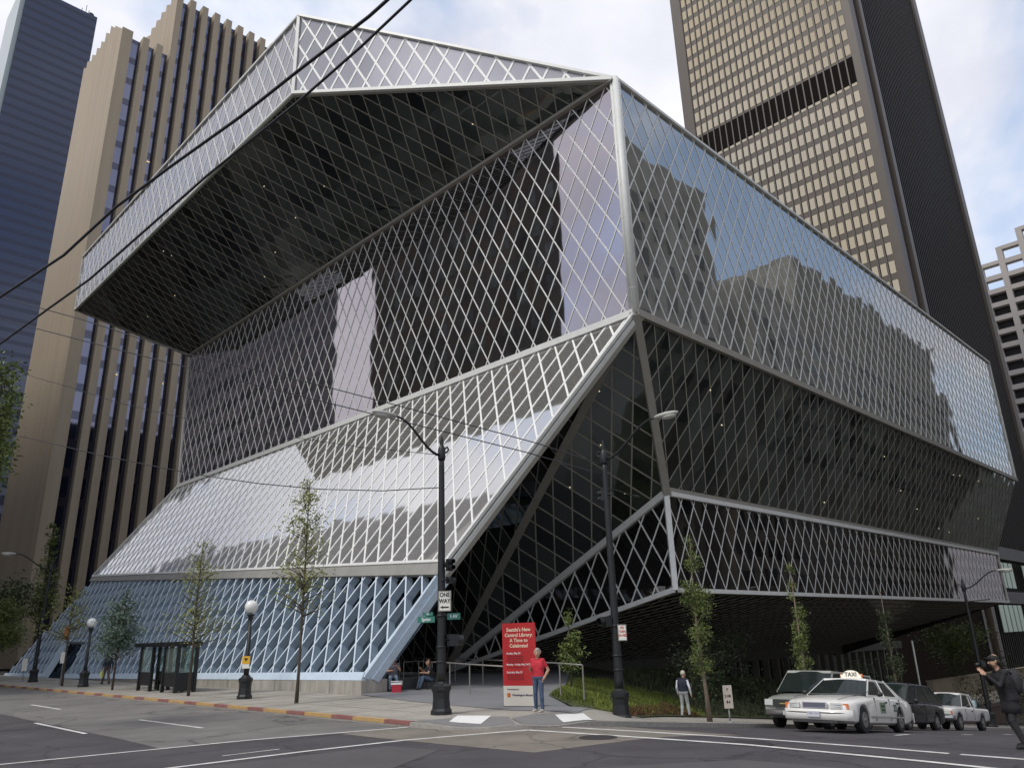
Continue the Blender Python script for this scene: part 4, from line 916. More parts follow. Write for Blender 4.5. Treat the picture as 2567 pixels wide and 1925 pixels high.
# ------------------------------------------------------------------ trees
BARK = mat('bark', (.07, .055, .04), .9, noise=.3, scale=12, bump=.4); BARKL = mat('smooth_bark', (.16, .12, .085), .85, noise=.2, scale=10)
def leafm(name, c, c2): 
    M = mat(name, c, .65, noise=.3, scale=2.2, col2=c2); return M
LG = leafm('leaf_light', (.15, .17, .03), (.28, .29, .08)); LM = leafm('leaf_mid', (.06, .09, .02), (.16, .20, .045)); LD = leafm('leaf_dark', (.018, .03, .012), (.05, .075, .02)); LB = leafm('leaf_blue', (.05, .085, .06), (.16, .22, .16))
def tree(label, loc, trunk, blobs, leaf, lmat, group=None, tmat=None, name='street_tree', nb=8, seed=1, up=.4, twig=.012, cat='tree'):
    """trunk: [(x,y,z,r)...] local; blobs: (cx,cy,cz,rx,ry,rz,n)"""
    rr = random.Random(seed); t = thing(name, label, cat, loc, 0, group); tmat = tmat or BARK
    b = MB(); b.tube([p[:3] for p in trunk], [p[3] for p in trunk], 8); tips = []
    def tp(z):
        for p, q in zip(trunk, trunk[1:]):
            if p[2] <= z <= q[2]: k = (z-p[2])/(q[2]-p[2]); return V(p[:3]).lerp(V(q[:3]), k), p[3]+(q[3]-p[3])*k
        return V(trunk[-1][:3]), trunk[-1][3]
    lv = MB()
    for (cx_, cy_, cz, rx, ry, rz_, n_) in blobs:
        m_ = max(3, int(nb*(rx*ry*rz_)**.33)); ends = []
        for i in range(m_):
            a = rr.uniform(0, 6.283); q = rr.uniform(-.9, .95); k = math.sqrt(max(0, 1-q*q))*rr.uniform(.45, .95)
            e = V((cx_+rx*k*math.cos(a), cy_+ry*k*math.sin(a), cz+rz_*q)); zz = max(trunk[0][2]+.4, min(trunk[-1][2], e.z-up*math.hypot(e.x-cx_, e.y-cy_)-.15)); s_, r_ = tp(zz)
            mid = s_.lerp(e, .5)+V((rr.gauss(0, .06), rr.gauss(0, .06), rr.gauss(0, .05)))*rx; b.tube([s_, mid, e], [min(r_*.6, twig*2.2), twig*1.3, twig*.5], 4); ends.append((s_, mid, e))
        for i in range(n_):
            s_, mid, e = rr.choice(ends); k = rr.random(); c = (mid.lerp(e, k*1.1) if rr.random() < .8 else s_.lerp(mid, k))
            sg = .14*rx+.05; c = c+V((rr.gauss(0, sg), rr.gauss(0, sg), rr.gauss(0, sg*.9)))
            a = V((rr.gauss(0, 1), rr.gauss(0, 1), rr.gauss(0, .7))).normalized()*leaf*rr.uniform(.6, 1.3); d = a.cross(V((rr.gauss(0, 1), rr.gauss(0, 1), rr.gauss(0, 1)))).normalized()*leaf*.42*rr.uniform(.7, 1.2)
            lv.face([c-a*.5, c+d*.5, c+a*.5, c-d*.5])
    b.build('trunk', tmat, t); lv.build('crown', lmat, t); return t
GT = 'young street trees on the left pavement'
tree('tall sparse young tree standing right of the globe lamp with the yellow sign', (14.61, 25.74, ZW), [(0, 0, 0, .075), (.02, 0, 1.0, .055), (.05, .03, 3, .045), (.1, .1, 5.5, .03), (.1, .12, 7.9, .012)], [(.1, .1, 3.7, 1.5, 1.4, .5, 420), (.05, .1, 4.7, 1.45, 1.3, .7, 700), (.1, .1, 5.9, 1.15, 1.1, .7, 760), (.1, .1, 6.9, .8, .8, .6, 480), (.1, .1, 7.8, .35, .35, .4, 90)], .12, LG, GT, seed=2, nb=17)
tree('sparse young tree in front of the bus shelter end', (14.32, 34.19, ZW), [(0, 0, 0, .07), (.0, 0, 2, .05), (-.02, .05, 4.2, .035), (.05, .1, 6.6, .012)], [(0, 0, 2.9, 1.9, 1.7, .45, 900), (0, 0, 3.9, 1.2, 1.2, .5, 340), (.05, .05, 4.8, 1.15, 1.1, .5, 460), (.05, .1, 5.9, .9, .9, .6, 340)], .12, LG, GT, seed=5, nb=18)
tree('round bushy young tree with grey green leaves left of the bus shelter', (14.34, 43.54, ZW), [(0, 0, 0, .06), (.0, 0, 1.6, .05), (0, 0, 4.4, .015)], [(0, 0, 2.3, 1.2, 1.2, .6, 1300), (0, 0, 3.1, 1.35, 1.35, .7, 1800), (0, 0, 3.9, 1.0, 1.0, .6, 1000), (.1, .1, 4.7, .3, .3, .4, 110)], .17, LB, GT, seed=8, nb=22)
tree('thin sparse tree beside the gap in the lattice', (14.4, 52.2, ZW), [(0, 0, 0, .07), (0, .1, 2, .05), (.05, .3, 5.2, .015)], [(0, .2, 3.3, 1.9, 1.9, .5, 620), (0, .3, 4.4, 1.4, 1.4, .6, 460), (0.1, .4, 5.4, .8, .8, .4, 130)], .15, LG, GT, seed=11, nb=16)
tree('dense bright green round tree at the left end of the pavement', (14.3, 70, ZW), [(0, 0, 0, .1), (.0, 0, 1.6, .08), (0, 0, 5.0, .02)], [(0, 0, 3.0, 2.2, 2.4, .8, 2400), (0, 0, 4.1, 2.2, 2.3, .9, 2600), (0, 0, 5.2, 1.3, 1.3, .6, 900)], .22, LM, GT, seed=13, nb=14)
GB = 'trees behind the far end of the library'
tree('dark green spreading tree behind the far lattice edge', (17.5, 93, ZW), [(0, 0, 0, .2), (0, 0, 2, .16), (0, 0, 7, .04)], [(0, 0, 5.0, 3.2, 3, 2.2, 3600), (2.6, 0, 7.4, 2.6, 2.6, 1.8, 2600), (-1.5, 1, 3.5, 2.6, 2, 1.6, 1800)], .36, mat('leaf_dark', (0, 0, 0)), GB, name='broadleaf_tree', seed=17, nb=12, cat='tree')
tree('tall narrow yellow green tree rising before the fins of the tan tower', (23.0, 95, ZW), [(0, 0, 0, .2), (0, 0, 5, .14), (0, 0, 15.5, .03)], [(0, 0, 6.5, 2.4, 2.2, 1.4, 1100), (0, 0, 9, 1.6, 1.5, 1.5, 700), (0, 0, 11.8, 1.1, 1.1, 1.5, 420), (.1, 0, 14.2, .9, .9, 1.2, 260)], .34, LM, GB, name='broadleaf_tree', seed=19, nb=10)
tree('low dense bush seen through the gap in the lattice', (22.5, 76, ZW), [(0, 0, 0, .1), (0, 0, 3.4, .03)], [(0, 0, 2.0, 2.3, 3.2, 1.6, 1500)], .3, LD, GB, name='broadleaf_tree', seed=23)
# branches at the upper left come from a tree close to the camera
tl = at(-120, 1700, 21); tz = tl
tree('large leafy tree reaching in from the left edge of the picture', (tl.x, tl.y, -2.1), [(0, 0, 0, .22), (0, 0, 3, .2), (.1, -.1, 9.5, .06)], [tuple(at(-18, 960, 21)-V((tl.x, tl.y, -2.1)))+(.85, .85, .75, 1500), tuple(at(-28, 1120, 21)-V((tl.x, tl.y, -2.1)))+(.8, .8, .95, 1400), tuple(at(-110, 1040, 21.5)-V((tl.x, tl.y, -2.1)))+(1.1, 1.1, 1.6, 1800)], .16, leafm('leaf_fresh', (.04, .07, .012), (.13, .17, .03)), name='broadleaf_tree', seed=29, nb=14)
# poplars by the right street
GP_ = 'slender poplars along the right pavement'
zp1 = zwalk(23.8)
tree('tall slender poplar with leaning trunk beside the man in the vest', (23.8, 15.0, zp1), [(0, 0, 0, .10), (-.05, 0, .9, .065), (-.20, 0, 2.4, .05), (-.25, .0, 4, .03), (-.1, 0, 6.1, .01)], [(-.2, .0, 2.4, .42, .42, .8, 900), (-.2, 0, 3.6, .62, .62, .8, 1700), (-.15, 0, 4.6, .50, .50, .7, 1000), (-.1, 0, 5.5, .30, .30, .6, 360)], .10, LM, GP_, tmat=BARKL, seed=31, nb=16, up=.9)
zp2 = zwalk(31.5)
tree('second slender poplar rising behind the grey van', (31.5, 15.2, zp2), [(0, 0, 0, .10), (0, 0, 1.6, .06), (0, .0, 6.3, .012)], [(0, .0, 2.3, .5, .5, .9, 600), (0, 0, 3.6, .42, .42, .8, 700), (0, 0, 4.7, .34, .34, .7, 420), (0, 0, 5.7, .22, .22, .6, 200)], .11, LM, GP_, tmat=BARKL, seed=33, nb=14, up=.9)
tree('third poplar, dark against the columns behind the taxi', (41, 15.2, zwalk(41)), [(0, 0, 0, .10), (0, 0, 1.6, .06), (0, .0, 6.5, .012)], [(0, .0, 2.3, .6, .6, 1.0, 600), (0, 0, 3.8, .5, .5, .9, 600), (0, 0, 5.2, .35, .35, .9, 400)], .13, LD, GP_, tmat=BARKL, seed=35, nb=14, up=.9)
pt = onZ(1433, 1722, ZW)
tree('small bright leafy tree on the grass bank right of the red banner', (pt.x, pt.y, ZW-.05), [(0, 0, 0, .05), (0, 0, .6, .04), (0, 0, 2.6, .012)], [(0, 0, 1.35, .62, .62, .5, 700), (0, 0, 2.0, .48, .48, .5, 520), (0, 0, 2.7, .22, .22, .35, 130)], .15, LM, None, name='small_tree', seed=37, nb=14)
def shrub(label, loc, r, n_, m_, seed, leaf=.12):
    return tree(label, loc, [(0, 0, 0, .05), (0, 0, r[2]*.9, .02)], [(0, 0, r[2]*.8, r[0], r[1], r[2]*.75, n_)], leaf, m_, 'shrubs under the library overhang', name='shrub', seed=seed, nb=12, cat='shrub')
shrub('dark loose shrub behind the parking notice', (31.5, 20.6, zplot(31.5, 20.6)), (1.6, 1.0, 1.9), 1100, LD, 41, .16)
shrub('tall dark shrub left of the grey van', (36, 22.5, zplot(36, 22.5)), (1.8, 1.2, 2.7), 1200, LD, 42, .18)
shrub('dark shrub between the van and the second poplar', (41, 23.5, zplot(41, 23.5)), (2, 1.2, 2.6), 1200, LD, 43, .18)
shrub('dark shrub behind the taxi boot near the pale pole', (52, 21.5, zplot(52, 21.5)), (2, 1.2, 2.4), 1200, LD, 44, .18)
shrub('brown green bush behind the photographer', (66, 14.6+1, zwalk(66)), (2.4, .9, 2.2), 1100, LD, 45, .2)
ut = (90, 27.5, -6.5)
tree('flat-topped dark tree on the terrace above the white pickup', ut, [(0, 0, 0, .2), (0, 0, 3.2, .14), (0, 0, 4.6, .06)], [(0, 0, 5.6, 3.8, 3.8, .8, 2000), (3.4, -1, 5.3, 2.6, 2.4, .7, 900)], .35, LM, None, name='terrace_tree', seed=47, nb=10, up=1.0)
for i, (x, y, s_) in enumerate(((84, 25.6, 1.2), (95, 24.6, 1.4), (74, 20.6, 1.0))):
    shrub(('low bush on the terrace wall left of the flat-topped tree', 'low bush on the terrace wall right of the flat-topped tree', 'low bush behind the pickup cab')[i], (x, y, -6.6 if i < 2 else -7.4), (2.4*s_, 1, 1.8*s_), 700, LD, 50+i, .2)
# ------------------------------------------------------------------ vehicles
TYRE = mat('tyre_rubber', (.015, .015, .015), .75); RIM = mat('hub_cap', (.28, .27, .26), .35, metal=.6); VGL = mat('vehicle_glass', (.016, .022, .020), .05, spec=.7, coat=.35)
CHROME = mat('chrome', (.45, .44, .43), .15, metal=.9); BLKP = mat('black_plastic', (.02, .02, .02), .5); HLG = mat('headlight_lens', (.50, .50, .46), .12, coat=.6); AMB = mat('amber_lens', (.55, .14, .03), .25); PLATE = mat('plate', (.45, .45, .5), .5)
def loft(b, secs, smooth=True, cap=True):
    n = len(secs[0]); s0 = len(b.v)
    for s_ in secs: b.v += [tuple(p) for p in s_]
    for i in range(len(secs)-1):
        for k in range(n):
            k2 = (k+1) % n; b.f.append((s0+i*n+k, s0+(i+1)*n+k, s0+(i+1)*n+k2, s0+i*n+k2)); b.m.append(b.cur); b.sm.append(smooth)
    if cap:
        b.f.append(tuple(s0+k for k in range(n))); b.m.append(b.cur); b.sm.append(False)
        b.f.append(tuple(s0+(len(secs)-1)*n+k for k in range(n))[::-1]); b.m.append(b.cur); b.sm.append(False)
def body_sec(x, w, zt, zb, zs):   # zs: shoulder height
    h = [(0, zb), (w*.86, zb), (w*.97, zb+.07), (w*1.0, zb+(zs-zb)*.45), (w*.985, zs-.05), (w*.95, zs), (w*.80, zt-.012), (w*.4, zt+.01), (0, zt+.018)]
    return [(x, y, z) for y, z in h]+[(x, -y, z) for y, z in h[-2:0:-1]]
def roof_sec(x, w, z, t=.05):
    h = [(0, z-t), (w*.98, z-t), (w, z-t*.6), (w*.93, z-.01), (w*.6, z+.025), (0, z+.035)]
    return [(x, y, zz) for y, zz in h]+[(x, -y, zz) for y, zz in h[-2:0:-1]]
def cut_wheels(ob, cuts, rw):
    c = MB()
    for (x, y) in cuts:
        c.tube([(x, y-.34*(1 if y > 0 else -1), rw), (x, y+.4*(1 if y > 0 else -1), rw)], rw*1.16, 24)
    k = c.build('cutter', BLKP); md = ob.modifiers.new('b', 'BOOLEAN'); md.operation = 'DIFFERENCE'; md.object = k; md.solver = 'EXACT'
    me = evalmesh(ob); ob.modifiers.clear(); ob.data = me; bpy.data.objects.remove(k)
def vehicle(name, label, cat, loc, rz, pitch, P_):
    t = thing(name, label, cat, loc, rz); t.rotation_euler = (0, pitch, rz); paint = P_['paint']; L = P_['L']; w = P_['w']; rw = P_['rw']
    b = MB(); loft(b, [body_sec(*s_) for s_ in P_['body']]); ob = b.build('body', paint, t); ob.parent = None; cut_wheels(ob, [(x, s_*w) for x in P_['axles'] for s_ in (-1, 1)], rw); ob.parent = t; ob.name = 'body'
    bv = ob.modifiers.new('bevel', 'BEVEL'); bv.width = .012; bv.segments = 2; bv.limit_method = 'ANGLE'; bv.angle_limit = rad(35)
    # greenhouse
    g = P_['gh']  # (xr0, xf0, zbase, wbase, xr1, xf1, zroof, wroof)
    xr0, xf0, z0, w0, xr1, xf1, z1, w1 = g
    b = MB(); lo = [(xr0, -w0, z0), (xf0, -w0*.96, z0), (xf0+.10, 0, z0), (xf0, w0*.96, z0), (xr0, w0, z0), (xr0-.06, 0, z0)]; hi = [(xr1, -w1, z1), (xf1, -w1*.97, z1), (xf1+.07, 0, z1), (xf1, w1*.97, z1), (xr1, w1, z1), (xr1-.04, 0, z1)]
    for i in range(6):
        j = (i+1) % 6; b.face([lo[i], lo[j], hi[j], hi[i]])
    b.face(hi); b.build('glazing', VGL, t)
    b = MB(); n_ = 9; secs = []
    for i in range(n_):
        k = i/(n_-1); x = xr1-.03+(xf1-xr1+.08)*k; e = 1-abs(2*k-1)**4; secs.append(roof_sec(x, (w1+.02)*(.93+.07*e), z1-.02+.045*e))
    loft(b, secs); rf = b.build('roof', P_.get('roofm', paint), t)
    b = MB()
    for s_ in (-1, 1):
        n1 = V((0, s_, .3)); pw_ = P_.get('pw', .06)
        cw_ = P_.get('cw', .12); b.bar((xf0-pw_*.5, s_*w0*.97, z0-.02), (xf1-pw_*.5, s_*w1*.975, z1), pw_, .015, n1, .002); b.bar((xr0+cw_*.5, s_*w0, z0-.02), (xr1+cw_*.5, s_*w1, z1), cw_, .015, n1, .002)
        if P_.get('cq'):
            bq, tq = P_['cq']; o_ = V((0, s_*.012, .004)); q = [V((xr0-.01, s_*w0, z0-.02)), V((xr0+bq, s_*w0, z0-.02)), V((xr1+tq, s_*w1, z1)), V((xr1-.01, s_*w1, z1))]
            b.idx([p for p in q]+[p+o_ for p in q], [(0, 1, 2, 3), (7, 6, 5, 4), (0, 4, 5, 1), (1, 5, 6, 2), (2, 6, 7, 3), (3, 7, 4, 0)])
        for xm in P_['pillars']:
            k = (xm-xr0)/(xf0-xr0); xt = xr1+(xf1-xr1)*k; b.bar((xm, s_*w0, z0-.02), (xt, s_*w1, z1), pw_, .02, n1, .002)
        b.bar((xr0, s_*w0, z0), (xf0, s_*w0*.97, z0), .05, .015, n1, .002); b.bar((xr1, s_*w1, z1-.03), (xf1, s_*w1*.97, z1-.03), .05, .015, n1, .002)
    b.bar((xf1+.02, -w1*.96, z1-.035), (xf1+.02, w1*.96, z1-.035), .09, .05, V((1, 0, .6)), -.01)
    b.build('pillars', paint, t)
    for x in P_['axles']:
        for s_ in (-1, 1):
            y1 = s_*(w-.02); y0 = s_*(w-.24); b = MB(); b.tube([(x, y0, rw), (x, y0+s_*.02, rw), (x, y1-s_*.03, rw), (x, y1, rw)], [rw*.9, rw, rw, rw*.92], 22); wh = b.build('wheel', TYRE, t)
            b = MB(); b.tube([(x, y1-s_*.02, rw), (x, y1+s_*.008, rw)], [rw*.62, rw*.58], 18); b.tube([(x, y1, rw), (x, y1+s_*.025, rw)], [rw*.2, rw*.14], 10); b.build('rim', RIM, wh)
    for s_ in (-1, 1):
        b = MB(); b.sphere((P_['mx'], s_*(w+.10), z0+.06), (.07, .10, .07), 8, 6); b.build('mirror', P_.get('mirrm', BLKP), t)
        for x in P_.get('handles', []):
            b = MB(); b.bb(x-.09, x+.09, s_*(w*.985), s_*(w*1.0+.015), z0-.17, z0-.13); b.build('door_handle', BLKP, t)
        for x in P_.get('seams', []):
            b = MB(); b.bb(x-.006, x+.006, s_*(w*.96), s_*(w*1.0+.003), P_['body'][3][3]+.12, z0-.05); b.build('door_seam', BLKP, t)
    xf = L/2
    for s_ in (-1, 1):
        for (y0, y1, za, zb_, m_, nm, dx) in P_['front']:
            b = MB(); b.bar((xf+dx, s_*y0, (za+zb_)/2), (xf+dx-(abs(y1)-abs(y0))*.12, s_*y1, (za+zb_)/2), zb_-za, .04, V((1, 0, .1)), -.02); b.build(nm, m_, t)
    for (y, za, zb_, m_, nm, dx) in P_['centre']:
        b = MB(); b.bar((xf+dx, -y, (za+zb_)/2), (xf+dx, y, (za+zb_)/2), zb_-za, .04, V((1, 0, .1)), -.01); b.build(nm, m_, t)
    if P_.get('bump'):
        z_, h_ , m_ = P_['bump']
        for xx, sg in ((xf, 1), (-xf, -1)):
            b = MB(); pts = [(xx-sg*.22, -w*.97, z_), (xx+sg*.0, -w*.84, z_), (xx+sg*.06, -w*.4, z_), (xx+sg*.07, 0, z_), (xx+sg*.06, w*.4, z_), (xx+sg*.0, w*.84, z_), (xx-sg*.22, w*.97, z_)]
            secs = []
            for p in pts: secs.append([(p[0]-sg*.05, p[1], p[2]-h_/2), (p[0]+sg*.03, p[1], p[2]-h_/2+.03), (p[0]+sg*.045, p[1], p[2]), (p[0]+sg*.03, p[1], p[2]+h_/2-.02), (p[0]-sg*.05, p[1], p[2]+h_/2)])
            loft(b, secs); b.build('bumper', m_, t)
    return t
TXW = mat('taxi_white', (.70, .68, .64), .28, coat=.6, noise=.04, scale=1.5)
TAXI = dict(paint=TXW, L=5.38, w=.97, rw=.335, axles=(1.72, -1.20), mx=.72, pw=.055, cw=.05, cq=(.34, .10),
 body=[(-2.69, .72, .86, .36, .72), (-2.62, .86, .93, .30, .80), (-2.2, .94, .97, .24, .87), (-1.6, .97, .985, .20, .90), (-.6, .98, .985, .20, .90), (.5, .98, .98, .20, .90), (.95, .975, .96, .20, .88), (1.6, .97, .90, .20, .82), (2.2, .94, .84, .22, .76), (2.52, .88, .77, .26, .70), (2.66, .78, .68, .32, .64)],
 gh=(-1.72, 1.08, .95, .86, -1.02, .26, 1.40, .64), pillars=(-.28,), handles=(.0, -1.0), seams=(.86, -.32, -1.2),
 front=[(.42, .72, .58, .72, HLG, 'headlight', .0), (.72, .86, .57, .71, AMB, 'indicator', -.10)], centre=[(.34, .57, .73, CHROME, 'grille', .02), (.30, .59, .71, mat('grille_dark', (.10, .10, .12), .3, metal=.5), 'grille_mesh', .035), (.17, .36, .50, PLATE, 'number_plate', .14), (.6, .22, .28, BLKP, 'air_intake', .07)], bump=(.42, .30, TXW))
ptch = -math.atan(.098)
zt = zr(24, 10.2)
tx = vehicle('taxi', 'white taxi sedan with an arched roof sign, nearest car at the stop line', 'taxi', (24.0, 10.3, zr(24.0, 10.3)), math.pi+rad(3), ptch, TAXI)
b = MB(); prof = []
for i in range(11):
    y = -.30+.06*i; h = .10+.13*max(0, 1-(y/.24)**2)**.6 if abs(y) < .24 else .10; prof.append((y, 1.45+h))
sec = lambda x: [(x, -.30, 1.43)]+[(x, y, z) for y, z in prof]+[(x, .30, 1.43)]
loft(b, [sec(-.06), sec(.06)], smooth=False); ts = b.build('roof_sign', mat('taxi_sign', (.72, .68, .58), .4, emit=(1, .9, .7), es=.15), tx); ts.location = (-.28, 0, 0)
b = MB()
for s_ in (-1, 1): b.sphere((0, s_*.30, 1.53), (.05, .045, .06), 8, 6)
b.build('amber_lamp', AMB, ts)
text('TAXI', .16, SIGNB, ts, frame_m((.064, 0, 1.555), (0, 1, 0), (0, 0, 1)), bold=.004)
text('22', .26, mat('digits_green', (.03, .06, .05), .5), tx, frame_m((-.72, .985, .66), (-1, 0, 0), (0, 0, 1)), bold=.004)
b = MB(); b.bb(.12, .52, .983, .992, .52, .80); lg = b.build('door_panel', mat('taxi_green', (.20, .26, .17), .5), tx)
text('TAXI CO', .09, mat('digits_green', (0, 0, 0)), lg, frame_m((.32, .996, .70), (-1, 0, 0), (0, 0, 1))); text('622-6500', .07, mat('digits_green', (0, 0, 0)), lg, frame_m((.32, .996, .60), (-1, 0, 0), (0, 0, 1)))
text('UBR 760', .085, SIGNB, tx, frame_m((2.69+.168, 0, .43), (0, 1, 0), (0, 0, 1)))
b = MB()
for s_ in (-1, 1): b.bb(-1.4, 1.3, s_*.975, s_*.992, .40, .44)
b.build('side_trim', mat('trim_grey', (.35, .33, .31), .5), tx)
b = MB(); pts = [(2.50, -.93, .47), (2.72, -.80, .47), (2.795, -.38, .47), (2.80, 0, .47), (2.795, .38, .47), (2.72, .80, .47), (2.50, .93, .47)]
b.tube(pts, .014, 6); b.build('bumper_strip', BLKP, tx)
b = MB()
for s_ in (-1, 1): b.tube([(2.62, s_*.60, .80), (2.2, s_*.70, .885), (1.6, s_*.74, .935), (1.15, s_*.76, .965)], .007, 5)
b.tube([(1.14, -.76, .968), (1.20, 0, .985), (1.14, .76, .968)], .010, 5); b.build('bonnet_seam', mat('seam_grey', (.08, .08, .08), .6), tx)
b = MB()
for s_ in (-.1, .5): b.tube([(1.12, s_, .985), (.95, s_+.35, 1.06)], .010, 5)
b.build('wiper', BLKP, tx)
b = MB()
for s_ in (-1, 1):
    for zz_ in (.62, .68): b.bb(2.69, 2.705, s_*.44, s_*.70, zz_-.006, zz_+.006)
b.build('lamp_divider', CHROME, tx)
b = MB(); b.bb(-.1, .15, -.25, .25, .95, 1.15); b.sphere((.3, .35, 1.08), (.14, .2, .16)); b.sphere((-.6, .35, 1.05), (.14, .3, .2)); b.sphere((-.6, -.35, 1.05), (.14, .3, .2)); b.build('seats', BLKP, tx)
VNP = mat('van_paint', (.30, .31, .27), .3, coat=.5, noise=.05)
VAN = dict(paint=VNP, L=4.9, w=.97, rw=.34, axles=(1.55, -1.35), mx=1.0, pw=.07, cw=.14,
 body=[(-2.45, .90, 1.10, .38, 1.0), (-2.3, .96, 1.14, .3, 1.05), (-1.2, .97, 1.14, .28, 1.06), (0, .97, 1.14, .28, 1.06), (.9, .97, 1.12, .28, 1.04), (1.5, .96, 1.06, .28, .98), (2.1, .94, .98, .30, .90), (2.38, .88, .90, .36, .84)],
 gh=(-2.40, 1.45, 1.12, .93, -2.25, .78, 1.80, .80), roofm=mat('van_roof', (.34, .35, .32), .3, coat=.5), pillars=(.45, -.9), handles=(.2,), seams=(1.0, -.1),
 front=[(.56, .86, .68, .86, HLG, 'headlight', .0)], centre=[(.54, .64, .86, BLKP, 'grille', .0), (.15, .40, .53, PLATE, 'number_plate', .14), (.30, .72, .75, mat('brass_emblem', (.4, .3, .08), .3), 'grille_bar', .03)], bump=(.46, .2, mat('dull_chrome', (.22, .21, .2), .3, metal=.5)))
vehicle('van', 'grey green passenger van parked at the kerb behind the taxi, front seen at its left', 'van', (27.3, 12.7, zr(27.3, 12.7)), math.pi, ptch, VAN)
MVP = mat('minivan_paint', (.018, .018, .022), .3, coat=.6)
MINI = dict(paint=MVP, L=4.9, w=.95, rw=.33, axles=(1.55, -1.35), mx=1.0, pw=.04, cw=.07,
 body=[(-2.42, .84, .98, .36, .9), (-2.3, .93, 1.02, .28, .96), (-1.2, .95, 1.03, .25, .97), (0, .95, 1.02, .25, .97), (.9, .95, 1.0, .25, .95), (1.5, .94, .94, .25, .88), (2.1, .90, .84, .28, .78), (2.4, .80, .72, .34, .68)],
 gh=(-2.38, 1.55, 1.0, .90, -1.62, .45, 1.66, .68), pillars=(.45, -.9), handles=(.2,), seams=(1.0, -.2),
 front=[(.4, .8, .62, .76, HLG, 'headlight', 0)], centre=[(.36, .62, .74, BLKP, 'grille', 0)], roofm=mat('minivan_roof', (.10, .12, .15), .25, coat=.6))
vehicle('minivan', 'dark minivan with a curved rear roofline, half hidden behind the taxi', 'minivan', (33.4, 12.5, zr(33.4, 12.5)), math.pi, ptch, MINI)
PKW = mat('pickup_white', (.60, .58, .56), .3, coat=.5, noise=.04)
PICK = dict(paint=PKW, L=5.0, w=.88, rw=.36, axles=(1.62, -1.42), mx=.78, pw=.05, cw=.10,
 body=[(-2.5, .86, .98, .46, .93), (-2.42, .88, .99, .40, .94), (-1.4, .88, .99, .38, .94), (-.5, .88, .99, .36, .94), (.6, .88, 1.0, .36, .95), (1.0, .88, 1.0, .36, .95), (1.7, .87, .98, .38, .92), (2.3, .85, .93, .42, .87), (2.46, .80, .86, .46, .80)],
 gh=(-.78, 1.0, .97, .80, -.62, .42, 1.52, .66), pillars=(-.25,), handles=(.0,), seams=(.85, -.3),
 front=[(.5, .78, .66, .80, HLG, 'headlight', 0), (.78, .84, .66, .8, AMB, 'indicator', -.03)], centre=[(.46, .66, .80, mat('grille_grey', (.3, .3, .3), .4), 'grille', 0)], bump=(.52, .18, CHROME))
pk = vehicle('pickup_truck', 'white pickup truck parked last in the row, open bed to the right', 'pickup', (40.0, 12.7, zr(40.0, 12.7)), math.pi, ptch, PICK)
b = MB(); b.bb(-2.4, -.88, -.78, .78, .975, 1.0); b.build('bed_floor', BLKP, pk); b = MB(); b.bb(-2.1, -1.9, .3, .5, 1.0, 1.3); b.idx([(-1.7, .4, 1.0), (-1.35, .4, 1.0), (-1.6, .4, 1.38), (-1.7, .45, 1.0), (-1.35, .45, 1.0), (-1.6, .45, 1.38)], [(0, 1, 2), (5, 4, 3), (0, 3, 4, 1), (1, 4, 5, 2), (2, 5, 3, 0)]); b.build('bed_load', mat('pale_cyan', (.35, .5, .55), .5), pk)
